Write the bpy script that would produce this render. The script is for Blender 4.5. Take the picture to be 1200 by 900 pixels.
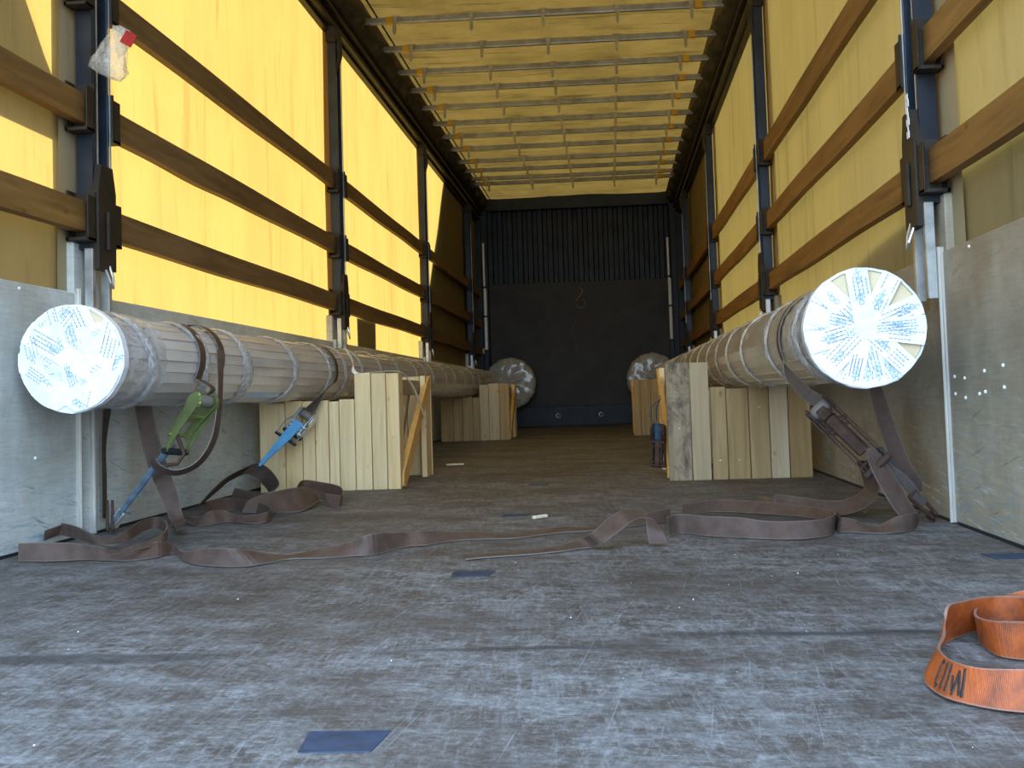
import bpy, math, random
from mathutils import Vector, Matrix
random.seed(7)
C = bpy.context.scene
for o in list(bpy.data.objects): bpy.data.objects.remove(o)
COL = C.collection
pi = math.pi

# ------------------------------------------------------------------ camera
CX, CH = 0.3394, 0.3736
def cam_matrix(yaw, pitch, roll):
    Rz = Matrix.Rotation(yaw, 3, 'Z'); Rx = Matrix.Rotation(pitch, 3, 'X'); Ry = Matrix.Rotation(roll, 3, 'Y')
    base = Matrix.Rotation(pi / 2, 3, 'X')          # camera looking along +Y, up +Z
    return (Rz @ Rx @ Ry) @ base
cd = bpy.data.cameras.new('camera'); cam = bpy.data.objects.new('camera', cd); COL.objects.link(cam)
cd.sensor_fit = 'HORIZONTAL'; cd.sensor_width = 36.0; cd.lens = 36.0 * 1200 / 1200
cd.shift_x = -48.55 / 1200; cd.shift_y = -43.37 / 1200
cd.clip_start = 0.05; cd.clip_end = 200
m = cam_matrix(.0545, .0478, .0327).to_4x4(); m.translation = (CX, 0, CH)
cam.matrix_world = m
C.camera = cam

# ------------------------------------------------------------------ view, sky, sun
C.view_settings.view_transform = 'Standard'; C.view_settings.look = 'None'
C.view_settings.gamma = 1.0; C.view_settings.use_curve_mapping = False
C.view_settings.exposure = 0.0
SKY = 7.6
w = bpy.data.worlds.new('sky'); C.world = w; w.use_nodes = True
nt = w.node_tree; nt.nodes.clear()
wo = nt.nodes.new('ShaderNodeOutputWorld'); bg = nt.nodes.new('ShaderNodeBackground')
tc = nt.nodes.new('ShaderNodeTexCoord'); sx = nt.nodes.new('ShaderNodeSeparateXYZ'); rp = nt.nodes.new('ShaderNodeValToRGB')
mr = nt.nodes.new('ShaderNodeMapRange'); mr.inputs[1].default_value = -1; mr.inputs[2].default_value = 1
nt.links.new(tc.outputs['Generated'], sx.inputs[0]); nt.links.new(sx.outputs['Z'], mr.inputs[0])
nt.links.new(mr.outputs[0], rp.inputs[0])
# sunlit yard ahead of and beside the trailer is warmer than the open sky behind it
m2 = nt.nodes.new('ShaderNodeMapRange'); m2.inputs[1].default_value = -.35; m2.inputs[2].default_value = .15; nt.links.new(sx.outputs['Y'], m2.inputs[0])
wm = nt.nodes.new('ShaderNodeMix'); wm.data_type = 'RGBA'; wm.blend_type = 'MULTIPLY'; wm.inputs[7].default_value = (.70, .51, .325, 1)
nt.links.new(m2.outputs[0], wm.inputs[0]); nt.links.new(rp.outputs[0], wm.inputs[6]); nt.links.new(wm.outputs[2], bg.inputs[0]); nt.links.new(bg.outputs[0], wo.inputs[0])
e = rp.color_ramp.elements
e[0].position = 0.0; e[0].color = (.20, .20, .20, 1)
e[1].position = 1.0; e[1].color = (.42, .66, 1.0, 1)
for p, c in ((.47, (.24, .25, .26, 1)), (.53, (.72, .92, 1.1, 1)), (.7, (.52, .74, 1.0, 1))):
    q = e.new(p); q.color = c
bg.inputs[1].default_value = SKY
sd = bpy.data.lights.new('sun', 'SUN'); sun = bpy.data.objects.new('sun', sd); COL.objects.link(sun)
sd.energy = 26.0; sd.angle = math.radians(.55); sd.color = (1.0, .93, .80)
SUN_DIR = Vector((1.0, -0.15, -0.40))               # direction the light travels: from the left side, a little from the headboard end
sun.rotation_euler = SUN_DIR.to_track_quat('-Z', 'Y').to_euler()
sun.location = (-8, 8, 8)
ad = bpy.data.lights.new('rear_opening_portal', 'AREA'); ap = bpy.data.objects.new('rear_opening_portal', ad); COL.objects.link(ap)
ad.shape = 'RECTANGLE'; ad.size = 2.5; ad.size_y = 2.9; ad.cycles.is_portal = True
ap.location = (0, .28, 1.4); ap.rotation_euler = (pi / 2, 0, 0)

# ------------------------------------------------------------------ material helpers
def newmat(name):
    m = bpy.data.materials.new(name); m.use_nodes = True
    n = m.node_tree; b = n.nodes['Principled BSDF']; o = n.nodes['Material Output']
    return m, n, b, o
def N(n, t, **k):
    x = n.nodes.new(t)
    for a, v in k.items(): setattr(x, a, v)
    return x
def coords(n, kind='Object', scale=(1, 1, 1), rot=(0, 0, 0), loc=(0, 0, 0), rnd=0.0):
    if kind == 'Position':
        g = N(n, 'ShaderNodeNewGeometry'); src = g.outputs['Position']
    else:
        g = N(n, 'ShaderNodeTexCoord'); src = g.outputs[kind]
    if rnd:
        oi = N(n, 'ShaderNodeObjectInfo'); ml = N(n, 'ShaderNodeMath', operation='MULTIPLY'); ml.inputs[1].default_value = rnd
        n.links.new(oi.outputs['Random'], ml.inputs[0]); cb = N(n, 'ShaderNodeCombineXYZ')
        for i in range(3): n.links.new(ml.outputs[0], cb.inputs[i])
        va = N(n, 'ShaderNodeVectorMath', operation='ADD'); n.links.new(src, va.inputs[0]); n.links.new(cb.outputs[0], va.inputs[1]); src = va.outputs[0]
    if any(rot):                                    # turn first, then stretch
        m0 = N(n, 'ShaderNodeMapping'); n.links.new(src, m0.inputs[0]); m0.inputs['Rotation'].default_value = rot; src = m0.outputs[0]
    mp = N(n, 'ShaderNodeMapping'); n.links.new(src, mp.inputs[0])
    mp.inputs['Scale'].default_value = scale; mp.inputs['Location'].default_value = loc
    return mp.outputs[0]
def noise(n, vec, scale=5, detail=4, rough=.6, dist=0.0):
    t = N(n, 'ShaderNodeTexNoise'); n.links.new(vec, t.inputs['Vector'])
    t.inputs['Scale'].default_value = scale; t.inputs['Detail'].default_value = detail; t.inputs['Roughness'].default_value = rough; t.inputs['Distortion'].default_value = dist
    return t.outputs['Fac']
def ramp(n, fac, stops):
    r = N(n, 'ShaderNodeValToRGB'); n.links.new(fac, r.inputs[0]); el = r.color_ramp.elements
    while len(el) > 1: el.remove(el[-1])
    for i, (p, c) in enumerate(stops):
        if isinstance(c, (int, float)): c = (c, c, c)
        q = el[0] if i == 0 else el.new(p)
        q.position = p; q.color = (*c, 1)
    return r.outputs[0]
def mix(n, fac, a, b, mode='MIX'):
    x = N(n, 'ShaderNodeMix', data_type='RGBA', blend_type=mode)
    for s, v in ((0, fac), (6, a), (7, b)):
        if isinstance(v, (int, float)): x.inputs[s].default_value = v
        elif isinstance(v, tuple): x.inputs[s].default_value = (*v, 1)
        else: n.links.new(v, x.inputs[s])
    return x.outputs[2]
def bump(n, b, h, strength=.3, dist=.01):
    x = N(n, 'ShaderNodeBump'); x.inputs['Strength'].default_value = strength; x.inputs['Distance'].default_value = dist
    n.links.new(h, x.inputs['Height']); n.links.new(x.outputs[0], b.inputs['Normal'])
def simple(name, col, rough=.6, metal=0.0, var=.25, scale=12, bmp=.0, stretch=(1, 1, 1)):
    m, n, b, o = newmat(name)
    v = coords(n, 'Object', stretch, rnd=7.0); f = noise(n, v, scale, 5)
    lo = tuple(c * (1 - var) for c in col); hi = tuple(min(1, c * (1 + var)) for c in col)
    n.links.new(ramp(n, f, [(.3, lo), (.7, hi)]), b.inputs['Base Color'])
    b.inputs['Roughness'].default_value = rough; b.inputs['Metallic'].default_value = metal
    if bmp: bump(n, b, f, bmp, .004)
    return m

# ---- canvas: tarpaulin that lets the sun through
def canvas(name, diff, trans, tw=.5, streak=.10, seams=True):
    m, n, b, o = newmat(name); n.nodes.remove(b)
    v = coords(n, 'Position', (1, 1, .35)); f = noise(n, v, 2.2, 7, .7)
    v2 = coords(n, 'Position', (1, 9, .8)); f2 = noise(n, v2, 1.4, 5, .65, .4)
    k1 = ramp(n, f, [(.3, 1 - streak), (.62, 1.0)]); k2 = ramp(n, f2, [(.28, 1 - streak * 1.6), (.45, 1.0)])
    v3 = coords(n, 'Position', (1, 1, 1)); f3 = noise(n, v3, 70, 3, .7); k3 = ramp(n, f3, [(.3, .94), (.7, 1.0)])
    k = mix(n, 1.0, mix(n, 1.0, k1, k2, 'MULTIPLY'), k3, 'MULTIPLY')
    d = N(n, 'ShaderNodeBsdfDiffuse'); t = N(n, 'ShaderNodeBsdfTranslucent'); mx = N(n, 'ShaderNodeMixShader')
    n.links.new(mix(n, 1.0, k, diff, 'MULTIPLY'), d.inputs[0]); n.links.new(mix(n, 1.0, k, trans, 'MULTIPLY'), t.inputs[0])
    mx.inputs[0].default_value = tw
    n.links.new(d.outputs[0], mx.inputs[1]); n.links.new(t.outputs[0], mx.inputs[2]); n.links.new(mx.outputs[0], o.inputs[0])
    return m
M = {}
M['canvas_side'] = canvas('canvas_side', (.46, .365, .195), (.256, .174, .045), .50, .16)
M['canvas_roof'] = canvas('canvas_roof', (.34, .26, .14), (.092, .058, .014), .50, .38)
M['canvas_double'] = canvas('canvas_double', (.50, .44, .28), (.40, .22, .05), .30, .2)
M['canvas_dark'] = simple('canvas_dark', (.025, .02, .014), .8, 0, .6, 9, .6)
M['shade_panel_thin'] = canvas('shade_panel_thin', (.45, .45, .42), (.22, .22, .20), .50, .1)  # thin sheet for the added shade panels outside the curtains
M['shade_panel_grey'] = simple('shade_panel_grey', (.10, .10, .10), .8)  # opaque sheet for the added shade panels outside the curtains

# ---- floor
def floor_mat():
    m, n, b, o = newmat('floor_board')
    pv = coords(n, 'Position')
    base = ramp(n, noise(n, pv, 1.1, 6, .6), [(.3, (.074, .056, .046)), (.7, (.136, .114, .101))])
    grain = ramp(n, noise(n, coords(n, 'Position', (1.5, 40, 1)), 3, 5, .7), [(.3, .72), (.7, 1.15)])
    base = mix(n, 1.0, base, grain, 'MULTIPLY')
    dust = (.325, .325, .33)
    def add(base, rot, sc, scale, lo, hi, amt, loc=(0, 0, 0)):
        f = ramp(n, noise(n, coords(n, 'Position', sc, (0, 0, rot), loc), scale, 7, .72), [(lo, 0.0), (hi, amt)])
        return mix(n, f, base, dust)
    patch = ramp(n, noise(n, coords(n, 'Position', (1, 1.6, 1), (0, 0, .3)), 1.7, 5, .7), [(.36, .10), (.60, 1.0)])
    s1 = ramp(n, noise(n, coords(n, 'Position', (4, 15, 1), (0, 0, .0)), 2.3, 10, .82), [(.50, 0.0), (.62, .6)])
    s2 = ramp(n, noise(n, coords(n, 'Position', (42, 3.2, 1), (0, 0, -.10)), 2.0, 9, .8), [(.50, 0.0), (.62, .6)])
    s3 = ramp(n, noise(n, coords(n, 'Position', (34, 3.6, 1), (0, 0, .20), (3, 1, 0)), 2.0, 9, .8), [(.51, 0.0), (.64, .55)])
    s4 = ramp(n, noise(n, coords(n, 'Position', (7, 9, 1), (0, 0, .5)), 1.6, 11, .82), [(.44, 0.0), (.58, .7)])
    for s in (s1, s2, s3, s4):
        base = mix(n, mix(n, 1.0, s, patch, 'MULTIPLY'), base, dust)
    s5 = ramp(n, noise(n, coords(n, 'Position', (9, 120, 1), (0, 0, .02), (5, 2, 0)), 1.6, 4, .6), [(.66, 0.0), (.74, .6)])
    fine = ramp(n, noise(n, coords(n, 'Position', (22, 26, 1), (0, 0, .35), (9, 4, 0)), 3.0, 10, .88), [(.46, .62), (.60, 1.12)])
    base = mix(n, 1.0, base, fine, 'MULTIPLY')
    base = mix(n, s5, base, (.42, .43, .43))
    s6 = ramp(n, noise(n, coords(n, 'Position', (130, 2.2, 1), (0, 0, .12), (2, 9, 0)), 1.5, 3, .5), [(.665, 0.0), (.72, .28)])
    base = mix(n, s6, base, (.40, .41, .42))
    # long dark bands lying across the deck
    def dark_band(base, x0, x1, y0, half, amt=.75):
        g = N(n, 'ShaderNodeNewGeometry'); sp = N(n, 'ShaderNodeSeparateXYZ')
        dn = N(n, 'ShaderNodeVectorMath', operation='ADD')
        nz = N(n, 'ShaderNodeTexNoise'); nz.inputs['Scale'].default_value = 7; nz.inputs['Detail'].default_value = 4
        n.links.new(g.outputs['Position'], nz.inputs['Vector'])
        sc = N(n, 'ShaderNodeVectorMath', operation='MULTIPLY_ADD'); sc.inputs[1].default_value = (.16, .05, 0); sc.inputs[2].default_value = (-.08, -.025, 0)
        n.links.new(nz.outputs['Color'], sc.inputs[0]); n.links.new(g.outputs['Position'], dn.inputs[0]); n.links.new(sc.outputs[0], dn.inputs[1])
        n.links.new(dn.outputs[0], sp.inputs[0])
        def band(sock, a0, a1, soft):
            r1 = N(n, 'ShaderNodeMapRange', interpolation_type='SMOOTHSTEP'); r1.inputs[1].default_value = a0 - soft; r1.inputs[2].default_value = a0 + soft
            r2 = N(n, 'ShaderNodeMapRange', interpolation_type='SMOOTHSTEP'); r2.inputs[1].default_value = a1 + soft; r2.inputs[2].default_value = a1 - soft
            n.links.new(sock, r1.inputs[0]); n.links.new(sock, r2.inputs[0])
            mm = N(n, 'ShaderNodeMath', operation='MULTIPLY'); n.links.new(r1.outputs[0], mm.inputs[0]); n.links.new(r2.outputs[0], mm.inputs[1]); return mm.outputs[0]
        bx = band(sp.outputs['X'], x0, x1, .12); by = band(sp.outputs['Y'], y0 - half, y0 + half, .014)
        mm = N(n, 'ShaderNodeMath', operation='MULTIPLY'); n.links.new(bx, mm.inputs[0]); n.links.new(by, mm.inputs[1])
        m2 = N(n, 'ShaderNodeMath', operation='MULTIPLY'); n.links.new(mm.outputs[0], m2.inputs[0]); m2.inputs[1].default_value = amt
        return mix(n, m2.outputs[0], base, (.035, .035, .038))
    base = dark_band(base, .005, .34, 1.535, .009, .92)
    base = dark_band(base, .47, .88, 1.60, .013, .9)
    base = dark_band(base, -.75, -.27, 1.52, .028, .7)
    # joints between the floor sheets
    for y0 in (1.235, 2.36, 3.5, 4.7):
        base = dark_band(base, -1.4, 1.4, y0, .0005, .35)
    n.links.new(base, b.inputs['Base Color']); b.inputs['Roughness'].default_value = .62
    b.inputs['Specular IOR Level'].default_value = .3
    bump(n, b, noise(n, coords(n, 'Position', (8, 60, 1)), 4, 6, .7), .25, .002)
    return m
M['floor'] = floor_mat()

def board_mat(name, c0, c1, stain, blue=.5):
    m, n, b, o = newmat(name)
    base = ramp(n, noise(n, coords(n, 'Position', (1, .6, 2.0)), 2.2, 7, .65), [(.28, c0), (.68, c1)])
    s = ramp(n, noise(n, coords(n, 'Position', (1, 1.4, .9), (0, 0, 0), (4, 3, 1)), 2.4, 7, .7), [(.42, 0.0), (.72, .75)])
    base = mix(n, s, base, stain)
    g = ramp(n, noise(n, coords(n, 'Position', (1, 2, 30)), 4, 6, .7), [(.3, .85), (.7, 1.1)])
    base = mix(n, 1.0, base, g, 'MULTIPLY')
    # scuffed blue paint low on the boards
    sp = N(n, 'ShaderNodeSeparateXYZ'); ge = N(n, 'ShaderNodeNewGeometry'); n.links.new(ge.outputs['Position'], sp.inputs[0])
    r = N(n, 'ShaderNodeMapRange'); r.inputs[1].default_value = .38; r.inputs[2].default_value = .05; n.links.new(sp.outputs['Z'], r.inputs[0])
    sc = ramp(n, noise(n, coords(n, 'Position', (1, 3.5, 26), (.12, 0, 0)), 2.6, 8, .75), [(.53, 0.0), (.62, 1.0)])
    mm = mix(n, 1.0, sc, r.outputs[0], 'MULTIPLY'); m2 = mix(n, 1.0, mm, (blue, blue, blue), 'MULTIPLY')
    base = mix(n, m2, base, (.10, .27, .40))
    sc2 = ramp(n, noise(n, coords(n, 'Position', (1, 2.5, 30), (-.1, 0, 0), (1, 2, 3)), 2.6, 8, .75), [(.56, 0.0), (.64, .7)])
    base = mix(n, mix(n, 1.0, sc2, r.outputs[0], 'MULTIPLY'), base, (.60, .66, .68))
    sc3 = ramp(n, noise(n, coords(n, 'Position', (1, 3.0, 40), (.3, 0, 0), (7, 2, 3)), 1.8, 6, .7), [(.62, 0.0), (.68, .55)])
    base = mix(n, sc3, base, (.05, .04, .03))
    n.links.new(base, b.inputs['Base Color']); b.inputs['Roughness'].default_value = .6
    return m
M['board_left'] = board_mat('board_left', (.50, .54, .54), (.70, .74, .74), (.34, .31, .25))
M['board_right'] = board_mat('board_right', (.29, .25, .18), (.43, .39, .31), (.18, .135, .08))

def wood(name, a, b_, c, rough=.7, gs=26, rnd=9.0, axis=2, knots=True):
    m, n, b, o = newmat(name)
    sc = [gs, gs, gs]; sc[axis] = 1.6
    f = noise(n, coords(n, 'Object', tuple(sc), rnd=rnd), 1.3, 6, .6, .6)
    base = ramp(n, f, [(.25, a), (.5, b_), (.75, c)])
    oi = N(n, 'ShaderNodeObjectInfo')
    tint = ramp(n, oi.outputs['Random'], [(0, (.78, .72, .62)), (.25, (1, .97, .9)), (.5, (.9, .8, .66)), (.75, (1.05, 1.02, .98)), (1, (.82, .74, .60))])
    base = mix(n, 1.0, base, tint, 'MULTIPLY')
    if knots:
        ks = [9, 9, 9]; ks[axis] = 5
        vo = N(n, 'ShaderNodeTexVoronoi'); n.links.new(coords(n, 'Object', tuple(ks), rnd=rnd), vo.inputs['Vector']); vo.inputs['Scale'].default_value = 1.0
        k = ramp(n, vo.outputs['Distance'], [(.03, .75), (.09, 0.0)])
        base = mix(n, k, base, (b_[0] * .50, b_[1] * .36, b_[2] * .24))
    n.links.new(base, b.inputs['Base Color']); b.inputs['Roughness'].default_value = rough
    bump(n, b, f, .25, .003)
    return m
M['pine'] = wood('pine', (.64, .47, .25), (.82, .66, .40), (.88, .76, .52))
M['pine_tan'] = wood('pine_tan', (.26, .18, .085), (.40, .285, .14), (.50, .37, .20))
M['pine_mould'] = wood('pine_mould', (.20, .15, .10), (.34, .27, .18), (.44, .36, .26))
def mould(m):
    n = m.node_tree; b = n.nodes['Principled BSDF']; src = b.inputs['Base Color'].links[0].from_socket
    f = noise(n, coords(n, 'Object', (9, 9, 7)), 1.0, 7, .72, .5)
    n.links.new(mix(n, ramp(n, f, [(.46, 0.0), (.60, .85)]), src, (.045, .038, .030)), b.inputs['Base Color'])
mould(M['pine_mould'])
M['pine_pale'] = wood('pine_pale', (.44, .35, .22), (.56, .46, .31), (.62, .53, .38))
M['pine_grey2'] = M['pine_pale']
M['pine_orange'] = wood('pine_orange', (.62, .34, .09), (.74, .46, .15), (.80, .56, .24))
M['pine_grey'] = wood('pine_grey', (.26, .21, .15), (.42, .36, .27), (.54, .48, .38))
M['slat'] = wood('slat', (.12, .062, .018), (.24, .130, .036), (.34, .19, .055), .65, 20, 9, 1)
M['slat_shaded'] = wood('slat_shaded', (.10, .06, .025), (.19, .115, .05), (.26, .17, .08), .65, 20, 9, 1)  # darker copy of slat: silhouette shade of the left bays put into the colour

M['post'] = simple('post', (.018, .027, .044), .38, .3, .5, 6)
M['pocket'] = simple('pocket', (.030, .022, .016), .6, .3, .5, 12)
M['galv'] = simple('galv', (.52, .55, .56), .38, .75, .3, 14)
M['alu'] = simple('alu', (.62, .60, .56), .4, .7, .25, 8, 0, (1, 1, .3))
M['rail'] = simple('rail', (.030, .024, .018), .5, .4, .6, 7)
M['barmetal'] = simple('barmetal', (.34, .34, .32), .45, .5, .3, 10)
M['hook'] = simple('hook', (.45, .43, .36), .45, .5, .3, 10)
M['yellow'] = simple('yellow', (.66, .38, .03), .5, 0, .15, 10)
M['steel_blue'] = simple('steel_blue', (.018, .026, .042), .55, .2, .5, 5)
M['ply_dark'] = simple('ply_dark', (.026, .022, .022), .6, 0, .6, 3.5)
M['white_pole'] = simple('white_pole', (.92, .92, .92), .35, 0, .1, 10)
M['lash_blue'] = simple('lash_blue', (.028, .058, .115), .5, .3, .4, 25)
M['paper'] = simple('paper', (.55, .50, .38), .7, 0, .15, 20)
M['chalk'] = simple('chalk', (.45, .18, .06), .9, 0, .3, 60)
M['green_zinc'] = simple('green_zinc', (.34, .41, .17), .28, .75, .35, 14)
M['rod_blue'] = simple('rod_blue', (.16, .24, .33), .4, .4, .4, 30)
M['light_blue'] = simple('light_blue', (.10, .34, .62), .5, 0, .2, 25)
M['black_rubber'] = simple('black_rubber', (.012, .014, .018), .6)
M['rust'] = simple('rust', (.070, .038, .028), .75, .3, .5, 30, .4)
M['navy'] = simple('navy', (.015, .045, .09), .6, 0, .4, 25)
M['chip'] = simple('chip', (.75, .66, .5), .8)
M['white'] = simple('white', (.85, .85, .85), .6, 0, .05)

def webbing(name, a, b_, rib=170):
    m, n, b, o = newmat(name)
    base = ramp(n, noise(n, coords(n, 'Position'), 22, 6, .7), [(.3, a), (.7, b_)])
    at = N(n, 'ShaderNodeTexCoord'); wv = N(n, 'ShaderNodeTexWave', bands_direction='X'); wv.inputs['Scale'].default_value = rib
    n.links.new(at.outputs['UV'], wv.inputs['Vector'])
    base = mix(n, 1.0, base, ramp(n, wv.outputs['Fac'], [(0, .72), (1, 1.12)]), 'MULTIPLY')
    sv = N(n, 'ShaderNodeSeparateXYZ'); n.links.new(at.outputs['UV'], sv.inputs[0])
    ed = ramp(n, sv.outputs['Y'], [(0, .55), (.05, 0.0), (.95, 0.0), (1.0, .55)])
    base = mix(n, ed, base, (.24, .22, .20))
    n.links.new(base, b.inputs['Base Color']); b.inputs['Roughness'].default_value = .55
    bump(n, b, wv.outputs['Fac'], .35, .001)
    return m
M['strap'] = webbing('strap', (.066, .040, .031), (.135, .082, .064), 60)
M['strap_dark'] = webbing('strap_dark', (.045, .032, .026), (.085, .060, .050), 60)
M['strap_orange'] = webbing('strap_orange', (.11, .025, .006), (.52, .10, .010), 30)
M['ink'] = simple('ink', (.016, .008, .007), .7, 0, .4, 80)

def film(name, col, alpha, rough=.12, bs=.8, sc=(1, 1, 1), scale=30):
    m, n, b, o = newmat(name)
    v = coords(n, 'Position', sc); f = noise(n, v, scale, 8, .7, 1.0)
    n.links.new(ramp(n, f, [(.3, tuple(c * .7 for c in col)), (.6, col)]), b.inputs['Base Color'])
    b.inputs['Roughness'].default_value = rough; b.inputs['Coat Weight'].default_value = .6; b.inputs['Coat Roughness'].default_value = .08
    if alpha < 1:
        n.links.new(ramp(n, f, [(.35, max(0, alpha - .3)), (.62, min(1, alpha + .3))]), b.inputs['Alpha'])
    bump(n, b, f, bs, .012)
    return m
M['film_band'] = film('film_band', (.90, .92, .96), .74, .15, .9, (1, 1.6, 1), 40)
M['film_sleeve'] = film('film_sleeve', (.74, .76, .82), .35, .10, 1.0, (1, 1, 1), 16)
M['film_far'] = film('film_far', (.42, .39, .32), 1.0, .16, 1.0, (1, 1, 1), 11)
def tape_mat():
    m, n, b, o = newmat('tape')
    f = noise(n, coords(n, 'Position'), 16, 6, .7, .8)
    base = ramp(n, f, [(.35, (.84, .87, .92)), (.6, (.95, .96, .97))])
    oi = N(n, 'ShaderNodeObjectInfo'); tint = ramp(n, oi.outputs['Random'], [(0, (.86, .89, .95)), (.5, (1, 1, 1)), (1, (.93, .96, 1.0))])
    n.links.new(mix(n, 1.0, base, tint, 'MULTIPLY'), b.inputs['Base Color']); b.inputs['Roughness'].default_value = .28
    bump(n, b, f, .3, .006)
    return m
M['tape'] = tape_mat()
M['print_blue'] = simple('print_blue', (.36, .54, .80), .4)
M['print_grey'] = simple('print_grey', (.33, .38, .48), .4)
M['kraft'] = simple('kraft', (.70, .58, .38), .6, 0, .08)
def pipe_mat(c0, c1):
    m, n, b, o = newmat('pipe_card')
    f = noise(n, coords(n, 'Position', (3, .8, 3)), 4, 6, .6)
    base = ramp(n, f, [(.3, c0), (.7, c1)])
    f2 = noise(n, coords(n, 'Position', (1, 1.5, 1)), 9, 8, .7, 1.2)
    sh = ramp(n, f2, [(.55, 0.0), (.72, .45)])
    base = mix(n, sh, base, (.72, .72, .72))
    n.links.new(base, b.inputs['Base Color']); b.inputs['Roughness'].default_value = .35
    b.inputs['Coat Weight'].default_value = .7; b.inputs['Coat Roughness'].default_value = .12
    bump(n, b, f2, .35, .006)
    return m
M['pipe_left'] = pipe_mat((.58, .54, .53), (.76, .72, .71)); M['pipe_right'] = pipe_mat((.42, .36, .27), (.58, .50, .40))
def bag_mat():
    m, n, b, o = newmat('bag_plastic')
    b.inputs['Base Color'].default_value = (.78, .74, .66, 1); b.inputs['Roughness'].default_value = .2
    f = noise(n, coords(n, 'Position'), 28, 6, .7, 1)
    n.links.new(ramp(n, f, [(.35, .12), (.65, .50)]), b.inputs['Alpha']); bump(n, b, f, .8, .01)
    return m
M['bag'] = bag_mat()
M['red'] = simple('red', (.36, .012, .010), .5, 0, .3, 60)

# ------------------------------------------------------------------ mesh helpers
class MB:
    def __init__(s): s.v = []; s.f = []; s.uv = []
    def add(s, vs, fs):
        k = len(s.v); s.v += [tuple(p) for p in vs]; s.f += [tuple(i + k for i in f) for f in fs]; return k
    def box(s, x0, y0, z0, x1, y1, z1, M_=None, bev=0.0):
        x0, x1 = sorted((x0, x1)); y0, y1 = sorted((y0, y1)); z0, z1 = sorted((z0, z1))
        if bev <= 0:
            vs = [Vector((x, y, z)) for x in (x0, x1) for y in (y0, y1) for z in (z0, z1)]
            fs = [(0, 1, 3, 2), (4, 6, 7, 5), (0, 4, 5, 1), (2, 3, 7, 6), (0, 2, 6, 4), (1, 5, 7, 3)]
            if M_ is not None: vs = [M_ @ p for p in vs]
            s.add(vs, fs)
        else:                                       # chamfered box
            b = min(bev, (x1 - x0) * .45, (y1 - y0) * .45, (z1 - z0) * .45)
            ps = []; idx = {}
            lo = (x0, y0, z0); hi = (x1, y1, z1)
            for sx_ in (0, 1):
                for sy_ in (0, 1):
                    for sz_ in (0, 1):
                        c = [hi[i] if q else lo[i] for i, q in enumerate((sx_, sy_, sz_))]
                        for ax in range(3):
                            p = list(c)
                            for i, q in enumerate((sx_, sy_, sz_)):
                                if i != ax: p[i] += -b if q else b
                            idx[(sx_, sy_, sz_, ax)] = len(ps); ps.append(Vector(p))
            fs = []
            for ax in range(3):
                for sg in (0, 1):
                    o1, o2 = [i for i in range(3) if i != ax]; q = []
                    for a, c in ((0, 0), (1, 0), (1, 1), (0, 1)):
                        k = [0, 0, 0]; k[ax] = sg; k[o1] = a; k[o2] = c; q.append(idx[(*k, ax)])
                    fs.append(q if (sg == 1) == (ax != 1) else q[::-1])
            for ax in range(3):                     # edge chamfers
                o1, o2 = [i for i in range(3) if i != ax]
                for a in (0, 1):
                    for c in (0, 1):
                        k0 = [0, 0, 0]; k0[o1] = a; k0[o2] = c; k1 = list(k0); k1[ax] = 1
                        fs.append([idx[(*k0, o1)], idx[(*k1, o1)], idx[(*k1, o2)], idx[(*k0, o2)]])
            for sx_ in (0, 1):
                for sy_ in (0, 1):
                    for sz_ in (0, 1): fs.append([idx[(sx_, sy_, sz_, a)] for a in range(3)])
            if M_ is not None: ps = [M_ @ p for p in ps]
            s.add(ps, fs)
        return s
    def tube(s, pts, r, n=8, cap=True):
        pts = [Vector(p) for p in pts]; rings = []
        for i, p in enumerate(pts):
            d = (pts[min(i + 1, len(pts) - 1)] - pts[max(i - 1, 0)]).normalized()
            u = d.orthogonal().normalized() if i == 0 else (u - d * u.dot(d)).normalized()
            v = d.cross(u); rr = r[i] if isinstance(r, (list, tuple)) else r
            rings.append([p + (u * math.cos(2 * pi * k / n) + v * math.sin(2 * pi * k / n)) * rr for k in range(n)])
        vs = [q for R_ in rings for q in R_]; fs = []
        for i in range(len(rings) - 1):
            for k in range(n): fs.append((i * n + k, i * n + (k + 1) % n, (i + 1) * n + (k + 1) % n, (i + 1) * n + k))
        if cap: fs += [tuple(range(n))[::-1], tuple((len(rings) - 1) * n + k for k in range(n))]
        s.add(vs, fs); return s
    def prism(s, poly, h0, h1, fn):                 # poly = 2D points; fn(a, b, h) -> 3D
        n = len(poly); vs = [fn(a, b, h0) for a, b in poly] + [fn(a, b, h1) for a, b in poly]
        fs = [tuple(range(n))[::-1], tuple(range(n, 2 * n))] + [(i, (i + 1) % n, n + (i + 1) % n, n + i) for i in range(n)]
        s.add(vs, fs); return s
    def build(s, name, mat, parent=None, smooth=False, origin=None):
        me = bpy.data.meshes.new(name); vs = s.v
        if origin is not None: vs = [tuple(Vector(p) - Vector(origin)) for p in vs]
        me.from_pydata(vs, [], s.f); me.materials.append(M[mat] if isinstance(mat, str) else mat)
        if s.uv:
            l = me.uv_layers.new(name='UVMap')
            for lp in me.loops: l.data[lp.index].uv = s.uv[lp.vertex_index]
        if smooth:
            for p in me.polygons: p.use_smooth = True
        me.update(); me.validate()
        import bmesh
        bm = bmesh.new(); bm.from_mesh(me); bmesh.ops.recalc_face_normals(bm, faces=bm.faces); bm.to_mesh(me); bm.free()
        o = bpy.data.objects.new(name, me); COL.objects.link(o)
        if origin is not None: o.location = origin
        if parent is not None:
            o.parent = parent; q = parent; wl_ = Vector((0, 0, 0))
            while q is not None: wl_ = wl_ + Vector(q.location); q = q.parent
            o.location = Vector(o.location) - wl_
        return o
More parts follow.
